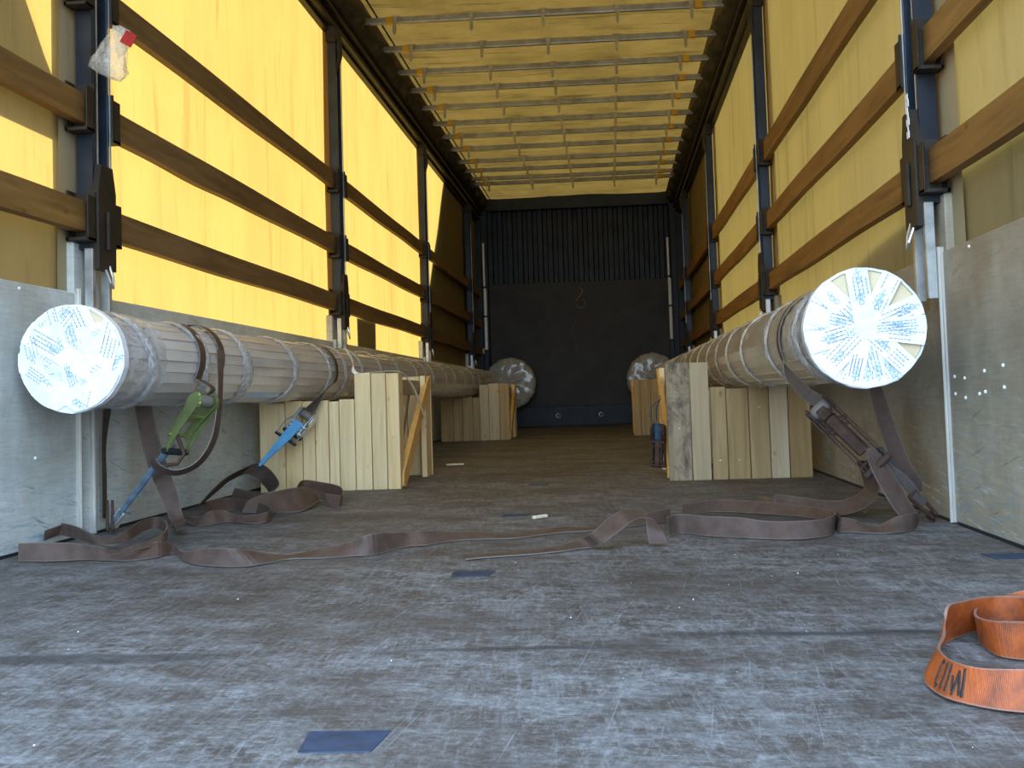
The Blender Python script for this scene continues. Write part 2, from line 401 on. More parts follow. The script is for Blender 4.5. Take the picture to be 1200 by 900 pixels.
def tag(o, label=None, cat=None, group=None, kind=None):
    if label: o['label'] = label
    if cat: o['category'] = cat
    if group: o['group'] = group
    if kind: o['kind'] = kind
    return o
def thing(name, label, cat, loc=(0, 0, 0), group=None):
    o = bpy.data.objects.new(name, None); COL.objects.link(o); o.location = loc; o.empty_display_size = .1
    return tag(o, label, cat, group)
def copy_tree(o, parent=None):
    c = o.copy(); COL.objects.link(c)
    if parent is not None: c.parent = parent
    for ch in list(o.children): copy_tree(ch, c)
    return c
def cr(P, sub=6):                                    # Catmull-Rom through rows of floats
    out = []; n = len(P)
    for i in range(n - 1):
        p0, p1, p2, p3 = P[max(i - 1, 0)], P[i], P[i + 1], P[min(i + 2, n - 1)]
        for k in range(sub):
            t = k / sub; t2 = t * t; t3 = t2 * t
            out.append(tuple(.5 * (2 * b + (c - a) * t + (2 * a - 5 * b + 4 * c - d) * t2 + (3 * b - a - 3 * c + d) * t3) for a, b, c, d in zip(p0, p1, p2, p3)))
    out.append(tuple(P[-1])); return out
def ribbon(name, rows, mat, parent=None, th=.0028, sub=6, cross=3, shrink=1.0, minz=.002):
    if shrink != 1.0:
        O = (CX, 0, CH); rows = [tuple(O[i % 3] + (v - O[i % 3]) * shrink for i, v in enumerate(r)) for r in rows]
    R_ = cr(rows, sub); mb = MB(); nr = len(R_); L = 0; prev = None
    top = []; uvs = []
    for r in R_:
        a = Vector(r[:3]); b = Vector(r[3:6])
        if prev is not None: L += (a - prev).length
        prev = a
        for k in range(cross + 1):
            p = a.lerp(b, k / cross); p.z = max(p.z, minz); top.append(p); uvs.append((L * 6, k / cross))
    w_ = cross + 1
    nrm = []
    for i in range(nr):
        for k in range(w_):
            i0, i1 = max(i - 1, 0), min(i + 1, nr - 1)
            t = top[i1 * w_ + k] - top[i0 * w_ + k]; s_ = top[i * w_ + w_ - 1] - top[i * w_]
            q = t.cross(s_); nrm.append(q.normalized() if q.length > 1e-9 else Vector((0, 0, 1)))
    vs = [p + q * th * .5 for p, q in zip(top, nrm)] + [p - q * th * .5 for p, q in zip(top, nrm)]
    K = nr * w_; fs = []
    for i in range(nr - 1):
        for k in range(cross):
            a = i * w_ + k; fs.append((a, a + 1, a + w_ + 1, a + w_)); fs.append((K + a, K + a + w_, K + a + w_ + 1, K + a + 1))
        a = i * w_; fs.append((a, a + w_, K + a + w_, K + a)); a = i * w_ + cross; fs.append((a, K + a, K + a + w_, a + w_))
    for k in range(cross):
        fs.append((k, K + k, K + k + 1, k + 1)); a = (nr - 1) * w_ + k; fs.append((a, a + 1, K + a + 1, K + a))
    mb.add(vs, fs); mb.uv = uvs + uvs
    return mb.build(name, mat, parent, smooth=False)

# ================================================================== THE SETTING
Y0, YE = .50, 12.70
WX = 1.24
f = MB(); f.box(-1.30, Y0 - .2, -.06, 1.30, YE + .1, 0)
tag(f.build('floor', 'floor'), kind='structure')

def curtain(name, side):
    mb = MB(); ny, nz = 120, 14; x = side * 1.275
    vs = []; 
    for i in range(ny + 1):
        y = Y0 + (YE - Y0) * i / ny
        for j in range(nz + 1):
            z = .60 + (2.66 - .60) * j / nz
            vs.append((x + side * .004 * math.sin(y * 5.1 + z) * math.sin(z * 2.2 + y * .7), y, z))
    fs = [(i * (nz + 1) + j, i * (nz + 1) + j + 1, (i + 1) * (nz + 1) + j + 1, (i + 1) * (nz + 1) + j) for i in range(ny) for j in range(nz)]
    mb.add(vs, fs); return tag(mb.build(name, 'canvas_side', smooth=True), kind='structure')
wl = curtain('wall_left', -1); wr = curtain('wall_right', 1)
POST_L = [3.03, 5.87, 8.70, 11.50]; POST_R = [2.84, 5.66, 8.46, 11.25]
# doubled strips of canvas sewn on behind each post
for side, ys in ((-1, [2.985, 5.86, 8.76, 11.6]), (1, [2.76, 5.60, 8.40, 11.2])):
    for y in ys:
        mb = MB(); x = side * 1.262
        zs = [.6 + 1.95 * k / 10 for k in range(11)]
        vs = []
        for z in zs:
            wob = .010 * math.sin(z * 3.1 + y); vs += [(x, y - .085 + wob, z), (x, y + .085 + wob, z)]
        mb.add(vs, [(2 * k, 2 * k + 1, 2 * k + 3, 2 * k + 2) for k in range(10)])
        tag(mb.build('trim_1', 'canvas_double'), kind='structure')
# added unseen panels outside both curtains, cut to shape the shade on the canvas
def add_shade_panel(poly, x=-1.30, thin=False):
    mb = MB()
    if thin: mb.add([(x, a, b) for a, b in poly], [tuple(range(len(poly)))])
    else: mb.prism(poly, x, x - .006, lambda a, b, h: (h, a, b))
    tag(mb.build('shade_panel', 'shade_panel_thin' if thin else 'shade_panel_grey'), kind='structure')
add_shade_panel([(Y0, 1.185), (3.06, 1.185), (2.955, 1.32), (2.865, 1.42), (2.745, 1.58), (2.3, 2.2), (Y0, 2.62)], thin=True)
add_shade_panel([(Y0, .60), (3.06, .60), (3.06, .94), (Y0, .94)], thin=True)
add_shade_panel([(2.90, .60), (3.07, .60), (3.07, 2.66), (2.90, 2.66)], -1.29, thin=True)
add_shade_panel([(10.26, 2.66), (9.23, 1.42), (8.90, .98), (8.86, .60), (12.75, .60), (12.75, 2.66)])
add_shade_panel([(6.50, .60), (7.01, .60), (7.01, .925), (6.50, .92)], -1.285)  # plate on the outside of the curtain, showing as a dark rectangle

add_shade_panel([(Y0, .60), (2.75, .60), (4.15, .60), (4.05, .80), (3.55, .86), (2.9, .90), (2.75, .92), (Y0, .95)], 1.30, thin=True)
add_shade_panel([(8.62, .60), (12.75, .60), (12.75, 2.66), (8.75, 2.66)], 1.30)
# side boards (plywood sheets), with their metal edge profiles
def sideboard(side, ya, yb, mat, ends=(0, 1)):
    mb = MB(); mb.box(side * 1.24, ya, .004, side * 1.268, yb, .727, bev=.003)
    o = tag(mb.build('baseboard_left' if side < 0 else 'baseboard_right', mat), kind='structure')
    for y in [(ya, yb)[q] for q in ends]:
        e_ = MB(); e_.box(side * 1.232, y - .007, .004, side * 1.27, y + .007, .74, bev=.002)
        e_.box(side * 1.226, y - .003, .004, side * 1.233, y + .003, .74)
        e_.build('edge_profile', 'alu', o)
    c_ = MB(); c_.box(side * 1.2385, ya + .02, .0, side * 1.2400, yb - .02, .009); c_.build('bottom_seal', 'black_rubber', o)
    return o
segL = [Y0, 2.985, 5.83, 8.66, 11.46, YE - .12]; segR = [Y0, 2.80, 5.62, 8.42, 11.2, YE - .12]
bL = [sideboard(-1, segL[i] + (.05 if i else 0), segL[i + 1] - .03, 'board_left') for i in range(5)]
bR = [sideboard(1, segR[i] + (.012 if i else 0), segR[i + 1] - .01, 'board_right', (1,)) for i in range(5)]
def rivets(o, side, pts):
    for (y, z) in pts:
        mb = MB(); mb.tube([(side * 1.2405, y, z), (side * 1.2365, y, z), (side * 1.2355, y, z)], [.0045, .0045, .002], 8); mb.build('rivet', 'white', o)
rivets(bR[0], 1, [(2.66, .385), (2.66, .335), (2.52, .40), (2.52, .35), (2.40, .41), (2.40, .36), (2.56, .345), (2.58, .71), (2.735, .345), (2.735, .39)])
rivets(bL[0], -1, [(2.66, .71), (2.50, .40), (2.50, .30), (2.73, .25)])

# roof canvas, sagging slightly between the bars
BARS = [4.85, 5.32, 5.80, 6.38, 6.91, 7.42, 7.87, 8.36, 8.86, 9.32, 9.8, 10.34, 10.77, 11.19, 11.46]
ALLB = [.7, 1.3, 1.9, 2.5, 3.1, 3.7, 4.3] + BARS + [12.1, 12.8, 12.95]
mb = MB(); nx = 16; vs = []; rows = 0
for i in range(len(ALLB) - 1):
    for k in range(6):
        t = k / 6; y = ALLB[i] + (ALLB[i + 1] - ALLB[i]) * t; rows += 1
        for j in range(nx + 1):
            x = -1.26 + 2.52 * j / nx
            vs.append((x, y, 2.872 - .022 * math.sin(pi * t) * math.sin(pi * j / nx) ** .5 + .004 * math.sin(x * 9 + y * 5)))
fs = [(i * (nx + 1) + j, i * (nx + 1) + j + 1, (i + 1) * (nx + 1) + j + 1, (i + 1) * (nx + 1) + j) for i in range(rows - 1) for j in range(nx)]
mb.add(vs, fs); tag(mb.build('ceiling', 'canvas_roof', smooth=True), kind='structure')
for x0, x1 in ((-1.26, -1.11), (1.10, 1.26)):
    mb = MB(); mb.box(x0, Y0, 2.838, x1, YE, 2.842); tag(mb.build('trim_3', 'canvas_double'), kind='structure')
mb = MB(); mb.tube([(-1.08, Y0, 2.836), (-1.07, 6, 2.832), (-1.075, YE, 2.836)], .006, 6); tag(mb.build('trim_4', 'rail'), kind='structure')
# roof edge rails: grooved track profile
def rail(side):
    prof = [(1.27, 2.55), (1.235, 2.55), (1.235, 2.575), (1.20, 2.575), (1.20, 2.60), (1.215, 2.605), (1.215, 2.635), (1.18, 2.64), (1.18, 2.66), (1.20, 2.67), (1.20, 2.70), (1.165, 2.705), (1.165, 2.745), (1.20, 2.75), (1.27, 2.86)]
    mb = MB(); mb.prism([(side * a, b) for a, b in prof], Y0, YE, lambda a, b, h: (a, h, b))
    tag(mb.build('trim_5', 'rail'), kind='structure')
rail(-1); rail(1)
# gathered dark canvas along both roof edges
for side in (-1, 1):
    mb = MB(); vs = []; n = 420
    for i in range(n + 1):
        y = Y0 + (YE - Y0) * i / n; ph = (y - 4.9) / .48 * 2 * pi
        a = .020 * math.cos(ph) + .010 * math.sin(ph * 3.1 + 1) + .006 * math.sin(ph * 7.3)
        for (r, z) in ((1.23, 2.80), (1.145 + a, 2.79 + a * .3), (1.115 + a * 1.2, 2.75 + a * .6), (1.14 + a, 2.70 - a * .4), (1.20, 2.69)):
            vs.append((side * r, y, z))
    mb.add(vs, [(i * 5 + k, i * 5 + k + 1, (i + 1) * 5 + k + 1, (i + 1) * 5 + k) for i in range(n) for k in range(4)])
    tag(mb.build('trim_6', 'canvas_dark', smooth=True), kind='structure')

# headboard: corrugated steel above a sheet, kick plate, beam and corner pillars
mb = MB(); prof = []; x = -1.26; k = 0
while x < 1.26:
    prof += [(x, 0), (x + .052, 0), (x + .066, .045), (x + .112, .045)]; x += .126
prof.append((1.28, 0)); vs = []
for (a, d) in prof: vs += [(a, YE + d, 1.70), (a, YE + d, 2.75)]
mb.add(vs, [(2 * i, 2 * i + 1, 2 * i + 3, 2 * i + 2) for i in range(len(prof) - 1)])
tag(mb.build('wall_back', 'steel_blue'), kind='structure')
mb = MB(); mb.box(-1.30, YE - .02, 0, 1.30, YE + .05, 1.785, bev=.004); tag(mb.build('wall_back', 'ply_dark'), kind='structure')
mb = MB(); mb.box(-1.14, YE - .045, 0, 1.14, YE - .015, .245, bev=.006)
for x in (-.34, .22):
    mb.tube([(x, YE - .05, .13), (x, YE - .045, .13)], .022, 14)
kp = tag(mb.build('baseboard_back', 'lash_blue' if False else 'steel_blue'), kind='structure')
for x in (-.32, .21):
    r = MB(); pts = [(x + .024 * math.cos(a * pi / 8), YE - .048, .13 + .024 * math.sin(a * pi / 8)) for a in range(17)]
    r.tube(pts, .005, 6, False); r.build('ring', 'alu', kp)
pts = []
mb = MB(); poly = [(-1.28, 2.70), (1.28, 2.70), (1.28, 2.87)] + [(x_, 2.845 + .030 * math.exp(-(x_ - .0) ** 2 / .10)) for x_ in [1.0 - .1 * q for q in range(21)]] + [(-1.28, 2.86)]
mb.prism(poly, YE - .10, YE + .06, lambda a, b, h: (a, h, b)); tag(mb.build('trim_7', 'steel_blue'), kind='structure')
for side in (-1, 1):
    mb = MB(); mb.box(side * 1.13, YE - .13, 0, side * 1.30, YE + .08, 2.87, bev=.008); mb.box(side * 1.20, YE - .20, 0, side * 1.29, YE - .12, 2.6, bev=.006)
    tag(mb.build('trim_8', 'steel_blue'), kind='structure')
mb = MB(); mb.box(-1.26, YE + .10, 0, 1.26, YE + .13, 2.87); tag(mb.build('wall_back', 'steel_blue'), kind='structure')

# ================================================================== POSTS
ORD = ['nearest', 'second', 'third', 'fourth']
def make_post(side, y, label):
    t = thing('steel_post', label, 'post', (side * 1.24, y, .70))
    s = side
    mb = MB()                                       # channel section: web, two lips, centre rib
    prof = [(-.052, 0), (.052, 0), (.052, .048), (.040, .048), (.040, .016), (.014, .016), (.014, .034), (-.014, .034), (-.014, .016), (-.040, .016), (-.040, .048), (-.052, .048)]
    mb.prism(prof, .86, 2.53, lambda a, b, h: (s * (1.245 - b), y + a, h))
    mb.build('post_body', 'post', t)
    mb = MB(); mb.box(s * 1.208, y - .004, .98, s * 1.2095 - s * .003, y + .004, 2.50); mb.box(s * 1.192, y + .050, .98, s * 1.195, y + .056, 2.5)
    mb.build('slide_strip', 'galv', t)
    for zc in (.955, 1.285, 1.665):                 # pockets that hold the slats
        for d in (-1, 1):
            mb = MB(); ya, yb = y + d * .058, y + d * .105
            mb.box(s * 1.252, ya, zc - .075, s * 1.246, yb, zc + .075); mb.box(s * 1.190, ya, zc - .075, s * 1.185, yb, zc + .060, bev=.0015)
            mb.box(s * 1.252, ya, zc - .075, s * 1.185, yb, zc - .066); mb.box(s * 1.252, y + d * .056, zc - .075, s * 1.185, y + d * .062, zc + .075)
            mb.build('slat_pocket', 'pocket', t)
    mb = MB()                                       # locking latch low on the post
    mb.prism([(-.052, .80), (.052, .80), (.055, 1.04), (.035, 1.12), (-.035, 1.12), (-.055, 1.04)], s * 1.205, s * 1.178, lambda a, b, h: (h, y + a, b))
    mb.box(s * 1.178, y - .012, .86, s * 1.168, y + .012, .98, bev=.003)
    mb.build('latch', 'pocket', t)
    mb = MB(); mb.box(s * 1.242, y - .085, .0, s * 1.30, y + .085, .88, bev=.004); mb.build('lower_column', 'board_left' if s < 0 else 'board_right', t)
    mb = MB()
    for d in (-1, 1): mb.box(s * 1.222, y + d * .040, .60, s * 1.196, y + d * .060, .862, bev=.002)
    mb.build('foot_bracket', 'galv', t)
    mb = MB(); r = [(s * 1.18, y - .012, .80), (s * 1.165, y - .012, .76), (s * 1.165, y + .005, .745), (s * 1.17, y + .014, .78), (s * 1.18, y + .012, .815)]
    mb.tube(r, .004, 6); mb.build('latch_loop', 'alu', t)
    mb = MB(); mb.box(s * 1.25, y - .07, 2.48, s * 1.19, y + .07, 2.58, bev=.006)
    mb.tube([(s * 1.2, y, 2.5), (s * 1.19, y - .01, 2.40), (s * 1.21, y - .02, 2.3)], [.03, .022, .012], 8)
    mb.build('top_roller', 'pocket', t)
    return t
for side, ys in ((-1, POST_L), (1, POST_R)):
    sn = 'left' if side < 0 else 'right'
    for i, y in enumerate(ys):
        t = make_post(side, y, 'dark steel stanchion post on the %s side wall, %s from the open rear' % (sn, ORD[i]))
        if side > 0 and i == 0:
            mb = MB()
            for k in range(7):
                zz = 1.045 + .017 * k; mb.box(1.1765, y - .030 + .006 * math.sin(k * 2.1), zz, 1.1745, y - .014 + .005 * math.cos(k * 3), zz + .019)
            mb.build('torn_sticker', 'white', t)

# ================================================================== SLATS
ROW = {1.665: 'top', 1.285: 'middle', .955: 'bottom'}
def slat(side, ya, yb, zc, label, mat, h=.098, chip=False):
    mb = MB(); n = 26; x0, x1 = side * 1.238, side * 1.212; vs = []; L = yb - ya
    rnd = random.Random(int(ya * 100) + int(zc * 1000) + (7 if side > 0 else 0)); ph = rnd.random() * 6
    for i in range(n + 1):
        y = ya + L * i / n; u = i / n
        zb = zc - h / 2 + .0025 * math.sin(u * 11 + ph); zt = zc + h / 2 + .002 * math.sin(u * 9 + ph * 2)
        if chip: zb += -.011 * math.exp(-((u - .26) / .10) ** 2)
        for (x, z) in ((x0, zb), (x1, zb + .003), (x1, zt - .003), (x0, zt)): vs.append((x, y, z))
    fs = [(4 * i + k, 4 * i + (k + 1) % 4, 4 * i + 4 + (k + 1) % 4, 4 * i + 4 + k) for i in range(n) for k in range(4)] + [(0, 1, 2, 3), (4 * n, 4 * n + 3, 4 * n + 2, 4 * n + 1)]
    mb.add(vs, fs); o = mb.build('wooden_slat', mat, origin=(side * 1.225, (ya + yb) / 2, zc)); return tag(o, label, 'slat')
WHERE = ['between the open rear and the nearest post', 'between the nearest and second posts', 'between the second and third posts', 'between the third and fourth posts', 'between the fourth post and the headboard']
for side, ys in ((-1, POST_L), (1, POST_R)):
    sn = 'left' if side < 0 else 'right'; ed = [Y0 - .1] + ys + [YE - .13]
    for b in range(5):
        for zc in (.955, 1.285, 1.665):
            yy = (ed[b] + (.065 if b else .1), ed[b + 1] - .065)
            h = .098 if side < 0 else (.098 if zc < 1.5 else .115)
            slat(side, yy[0], yy[1], zc, '%s row brown wooden slat on %s wall %s' % (ROW[zc], sn, WHERE[b]), 'slat' if side > 0 or b == 0 else 'slat_shaded', h, side < 0 and b == 1 and zc == 1.285)

# ================================================================== ROOF BARS
HX = [-.952, -.46, -.004, .463, .928]
def make_bar():
    t = thing('roof_bar', None, 'crossbar', (0, 0, 2.80))
    mb = MB(); mb.prism([(-.012, 2.782), (.012, 2.782), (.015, 2.79), (.015, 2.822), (-.015, 2.822), (-.015, 2.79)], -1.20, 1.20, lambda a, b, h: (h, a, b)); mb.build('bar', 'barmetal', t)
    for x in HX:
        mb = MB(); mb.prism([(-.011, 2.80), (.011, 2.80), (.011, 2.715), (.004, 2.695), (-.004, 2.695), (-.011, 2.715)], -.019, -.026, lambda a, b, h: (x + a, h + (2.80 - b) * -.25, b))
        mb.box(x - .03, -.018, 2.822, x + .03, .018, 2.828); mb.box(x - .013, -.024, 2.785, x + .013, .018, 2.826)
        mb.build('hook', 'hook', t)
    for x in (-.99, .975):
        mb = MB(); mb.box(x - .024, -.019, 2.779, x + .024, .019, 2.826, bev=.004); mb.build('sleeve', 'yellow', t)
    for x in (-1.2, 1.2):
        mb = MB(); mb.box(x - .035 + (.0 if x < 0 else 0), -.022, 2.74, x + .035, .022, 2.80, bev=.004); mb.tube([(x, -.01, 2.73), (x, .01, 2.73)], .018, 10); mb.build('end_carriage', 'rail', t)
    return t
ordw = ['first', 'second', 'third', 'fourth', 'fifth', 'sixth', 'seventh', 'eighth', 'ninth', 'tenth', 'eleventh', 'twelfth', 'thirteenth']
b0 = make_bar(); first = True; oi_ = 0
for y in BARS[2:]:
    o = b0 if first else copy_tree(b0); first = False
    o.location = (0, y, 2.80); o['group'] = 'roof crossbars under the canvas'
    o['label'] = 'grey steel roof crossbar with hanging hooks, %s counted from the open rear' % ordw[oi_] if oi_ < len(ordw) else ''
    oi_ += 1

# ================================================================== WRAPPED PIPES
def frame(p0, p1):
    a = Vector(p0); b = Vector(p1); d = (b - a).normalized(); u = Vector((0, 0, 1)); r = d.cross(u).normalized(); u = r.cross(d)
    return a, d, r, u, (b - a).length
def make_pipe(p0, p1, R0, label, capseed, flange_off, capR, gaps):
    a, d, r, u, L = frame(p0, p1)
    t = thing('wrapped_pipe', label, 'pipe', p0)
    def P(s, ang, rad): return a + d * s + (r * math.cos(ang) + u * math.sin(ang)) * rad
    NS = 24; mb = MB(); ns = 60; vs = []           # lapped lengthwise cardboard strips
    for i in range(ns + 1):
        s = .015 + (L - .03) * i / ns
        for k in range(NS):
            a0 = 2 * pi * k / NS; a1 = 2 * pi * (k + 1) / NS - .012
            w_ = .0012 * math.sin(s * 7 + k * 2.3)
            vs.append(P(s, a0, R0 + .0022 + w_)); vs.append(P(s, a1, R0 - .0016 + w_))
    W2 = 2 * NS; fs = [(i * W2 + k, i * W2 + (k + 1) % W2, (i + 1) * W2 + (k + 1) % W2, (i + 1) * W2 + k) for i in range(ns) for k in range(W2)]
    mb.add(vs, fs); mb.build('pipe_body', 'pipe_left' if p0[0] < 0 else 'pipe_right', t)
    rng = random.Random(capseed)
    s = .20; i = 0                                  # rings of stretch film
    ss = []
    while s < L - .15:
        ss.append(s); s += rng.choice([.30, .38, .46, .5]) if s < 2.5 else rng.choice([.32, .42, .5])
    for s in ss:
        mb = MB(); n = 48; m_ = 5; wd = rng.uniform(.020, .042); tilt = rng.uniform(-.05, .05); vs = []
        for k in range(n):
            an = 2 * pi * k / n
            for j in range(m_):
                q = (j / (m_ - 1) - .5); bul = .0055 * (1 - (2 * q) ** 2) + .0008
                vs.append(P(s + q * 2 * wd * (1 + .25 * math.sin(an * 3 + s * 9)) + tilt * math.sin(an + s), an, R0 + .0025 + bul * (1 + .4 * math.sin(an * 11 + j * 2.1 + s * 5))))
        fs = [(k * m_ + j, ((k + 1) % n) * m_ + j, ((k + 1) % n) * m_ + j + 1, k * m_ + j + 1) for k in range(n) for j in range(m_ - 1)]
        mb.add(vs, fs); mb.build('film_band', 'film_band', t, smooth=True)
    mb = MB(); n = 80; m_ = 16; vs = []             # crumpled film sleeve behind the cap
    for j in range(m_):
        q = j / (m_ - 1)
        for k in range(n):
            an = 2 * pi * k / n
            rr = (capR - .003) * (1 - q) ** 2 + (R0 + .006) * (1 - (1 - q) ** 2) + .0025 * math.sin(an * 17 + q * 9) * (1 - q * .6) + .002 * math.sin(an * 5 - q * 14)
            vs.append(P(.012 + q * .26, an, rr))
    fs = [(j * n + k, j * n + (k + 1) % n, (j + 1) * n + (k + 1) % n, (j + 1) * n + k) for j in range(m_ - 1) for k in range(n)]
    mb.add(vs, fs); mb.build('film_sleeve', 'film_sleeve', t, smooth=True)
    # end cap: board disc covered with radial tape
    mb = MB(); n = 64; vs = []
    prof = [(0, .0), (capR * .5, -.002), (capR - .006, 0), (capR, .004), (capR, .020), (capR - .006, .024), (0, .024)]
    for (rad, s_) in prof:
        for k in range(n):
            an = 2 * pi * k / n; wob = 1 + .006 * math.sin(an * 9 + capseed) + .004 * math.sin(an * 23)
            vs.append(P(s_, an, rad * wob))
    fs = [(j * n + k, j * n + (k + 1) % n, (j + 1) * n + (k + 1) % n, (j + 1) * n + k) for j in range(len(prof) - 1) for k in range(n)]
    mb.add(vs, fs); cap = mb.build('end_cap', 'kraft', t, smooth=False)
    mb = MB(); vs = []; prof = [(capR - .005, -.0045), (capR + .0012, -.003), (capR + .0015, .022), (capR - .002, .030)]
    for (rad, s_) in prof:
        for k in range(n):
            an = 2 * pi * k / n; wob = 1 + .006 * math.sin(an * 9 + capseed) + .004 * math.sin(an * 23); vs.append(P(s_, an, rad * wob))
    mb.add(vs, [(j * n + k, j * n + (k + 1) % n, (j + 1) * n + (k + 1) % n, (j + 1) * n + k) for j in range(3) for k in range(n)]); mb.build('tape_rim', 'tape', cap)
    def C2(xx, zz, lift): return a + r * xx + u * zz - d * lift
    lay = 0
    for (ang, off, hw, l0, l1) in gaps:             # tape strips: angle, offset, half width, extent
        lay += 1; ca, sa = math.cos(ang), math.sin(ang); mb = MB(); m_ = 14; vs = []
        Rm = capR * .99
        def clampl(o_, l):                          # keep inside the disc
            mx = math.sqrt(max(0, Rm * Rm - o_ * o_)); return max(-mx, min(mx, l))
        for side in (0, 1):
            for i in range(m_ + 1):
                q = i / m_
                for j in range(4):
                    o_ = off - hw + 2 * hw * j / 3; l = clampl(o_, l0) * (1 - q) + clampl(o_, l1) * q
                    vs.append(C2(ca * l - sa * o_, sa * l + ca * o_, .0030 + lay * .0006 - side * .0028 + .0008 * math.sin(q * 9 + j + lay)))
        K = (m_ + 1) * 4; fs = []
        for i in range(m_):
            for j in range(3):
                b_ = i * 4 + j; fs.append((b_, b_ + 1, b_ + 5, b_ + 4)); fs.append((K + b_, K + b_ + 4, K + b_ + 5, K + b_ + 1))
            b_ = i * 4; fs.append((b_, b_ + 4, K + b_ + 4, K + b_)); b_ += 3; fs.append((b_, K + b_, K + b_ + 4, b_ + 4))
        mb.add(vs, fs); mb.build('tape_strip', 'tape', cap)
        # faint print on the tape: small lines of text and ring marks
        lift = .0042 + lay * .0006
        for matn, kind in (('print_grey', 0), ('print_blue', 1)):
            for rep in range(3):
                pb = MB(); cnt = 0
                lc = rng.uniform(.30, .88) * (1 if rep else -1) * capR
                lo_, hi_ = min(l0, l1), max(l0, l1)
                if not (lo_ < lc < hi_): continue
                if kind == 0:
                    for ln in range(4):
                        o_ = off - hw * .7 + hw * .38 * ln; le = capR * rng.uniform(.10, .20)
                        if (abs(lc) + le) ** 2 + o_ * o_ > (capR * .97) ** 2: continue
                        x_ = lc - le
                        while x_ < lc + le:
                            dl = rng.uniform(.004, .010); th_ = .0013
                            q4 = [(x_, o_ - th_), (x_ + dl, o_ - th_), (x_ + dl, o_ + th_), (x_, o_ + th_)]
                            vs = [C2(ca * l - sa * oo, sa * l + ca * oo, lift) for l, oo in q4] + [C2(ca * l - sa * oo, sa * l + ca * oo, lift - .0006) for l, oo in q4]
                            pb.add(vs, [(0, 1, 2, 3), (7, 6, 5, 4), (0, 4, 5, 1), (1, 5, 6, 2), (2, 6, 7, 3), (3, 7, 4, 0)]); x_ += dl + .0025; cnt += 1
                else:
                    lc2 = lc + .028 * rng.choice([-1, 1])
                    if (abs(lc2) + .02) ** 2 + off * off > (capR * .95) ** 2: continue
                    for dx in (0, .013, .025):
                        cxx, coo = lc2 + dx, off + hw * .15 * math.sin(dx * 200)
                        pts = [C2(ca * (cxx + .0055 * math.cos(q)) - sa * (coo + .0055 * math.sin(q)), sa * (cxx + .0055 * math.cos(q)) + ca * (coo + .0055 * math.sin(q)), lift) for q in [k * pi / 6 for k in range(13 if dx != .025 else 9)]]
                        pb.tube(pts, .0011, 5); cnt += 1
                if cnt: pb.build('tape_print', matn, cap)
    # far flange wrapped in film
    fc = Vector(p1) + Vector(flange_off); mb = MB(); n = 90; vs = []; FR = .308
    prof = [(0, -.03), (.10, -.028), (.2, -.030), (.28, -.026), (FR, -.015), (FR, .02), (.28, .03), (0, .03)]
    for pi_, (rad, s_) in enumerate(prof):
        for k in range(n):
            an = 2 * pi * k / n; wob = 1 + (.012 * math.sin(an * 13 + 1) + .010 * math.sin(an * 29)) * (rad / FR)
            vs.append(fc + d * (s_ + .006 * math.sin(an * 9 + pi_ * 2)) + (r * math.cos(an) + u * math.sin(an)) * rad * wob)
    fs = [(j * n + k, j * n + (k + 1) % n, (j + 1) * n + (k + 1) % n, (j + 1) * n + k) for j in range(len(prof) - 1) for k in range(n)]
    mb.add(vs, fs); mb.build('wrapped_flange', 'film_far', t, smooth=True)
    return t, P
hw = .024
rngc = random.Random(5)
tl = [(-.62, -.055, .030, -.2, .2), (-.62, .030, .028, -.2, .2), (1.9, .05, .028, -.2, .2), (1.85, -.02, .026, -.2, .2), (.12, .055, .028, -.2, .2), (.10, -.045, .027, -.2, .2), (-1.15, .07, .028, -.2, .2), (.55, -.07, .026, -.2, .2), (.9, .085, .028, -.2, .2), (-.2, -.095, .028, -.2, .2), (-.65, -.005, .024, -.2, .2), (1.8, .098, .026, -.2, .2), (1.87, .012, .018, -.2, .2), (2.6, .0, .028, -.2, .2), (-.62, -.085, .02, -.2, .2), (1.3, -.09, .028, -.2, .2)]
tr = [(math.radians(a_), 0.0, h_, -.01, .2) for a_, h_ in ((150, .024), (210, .026), (240, .024), (-60, .026), (180, .025), (270, .026), (-78, .022), (135, .026), (165, .022), (195, .024), (225, .026), (255, .02), (-45, .024), (61, .024), (22, .025), (-8, .027), (97, .026), (3, .018))]
LP0, LP1 = (-1.063, 2.60, .512), (-.965, 12.30, .535)
RP0, RP1 = (.950, 2.48, .512), (.893, 12.30, .535)
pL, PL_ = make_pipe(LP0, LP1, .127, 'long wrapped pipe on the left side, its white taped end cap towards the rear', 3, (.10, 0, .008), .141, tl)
pR, PR_ = make_pipe(RP0, RP1, .127, 'long wrapped pipe on the right side, white cap with bare cardboard wedges', 11, (-.05, 0, .008), .1435, tr)

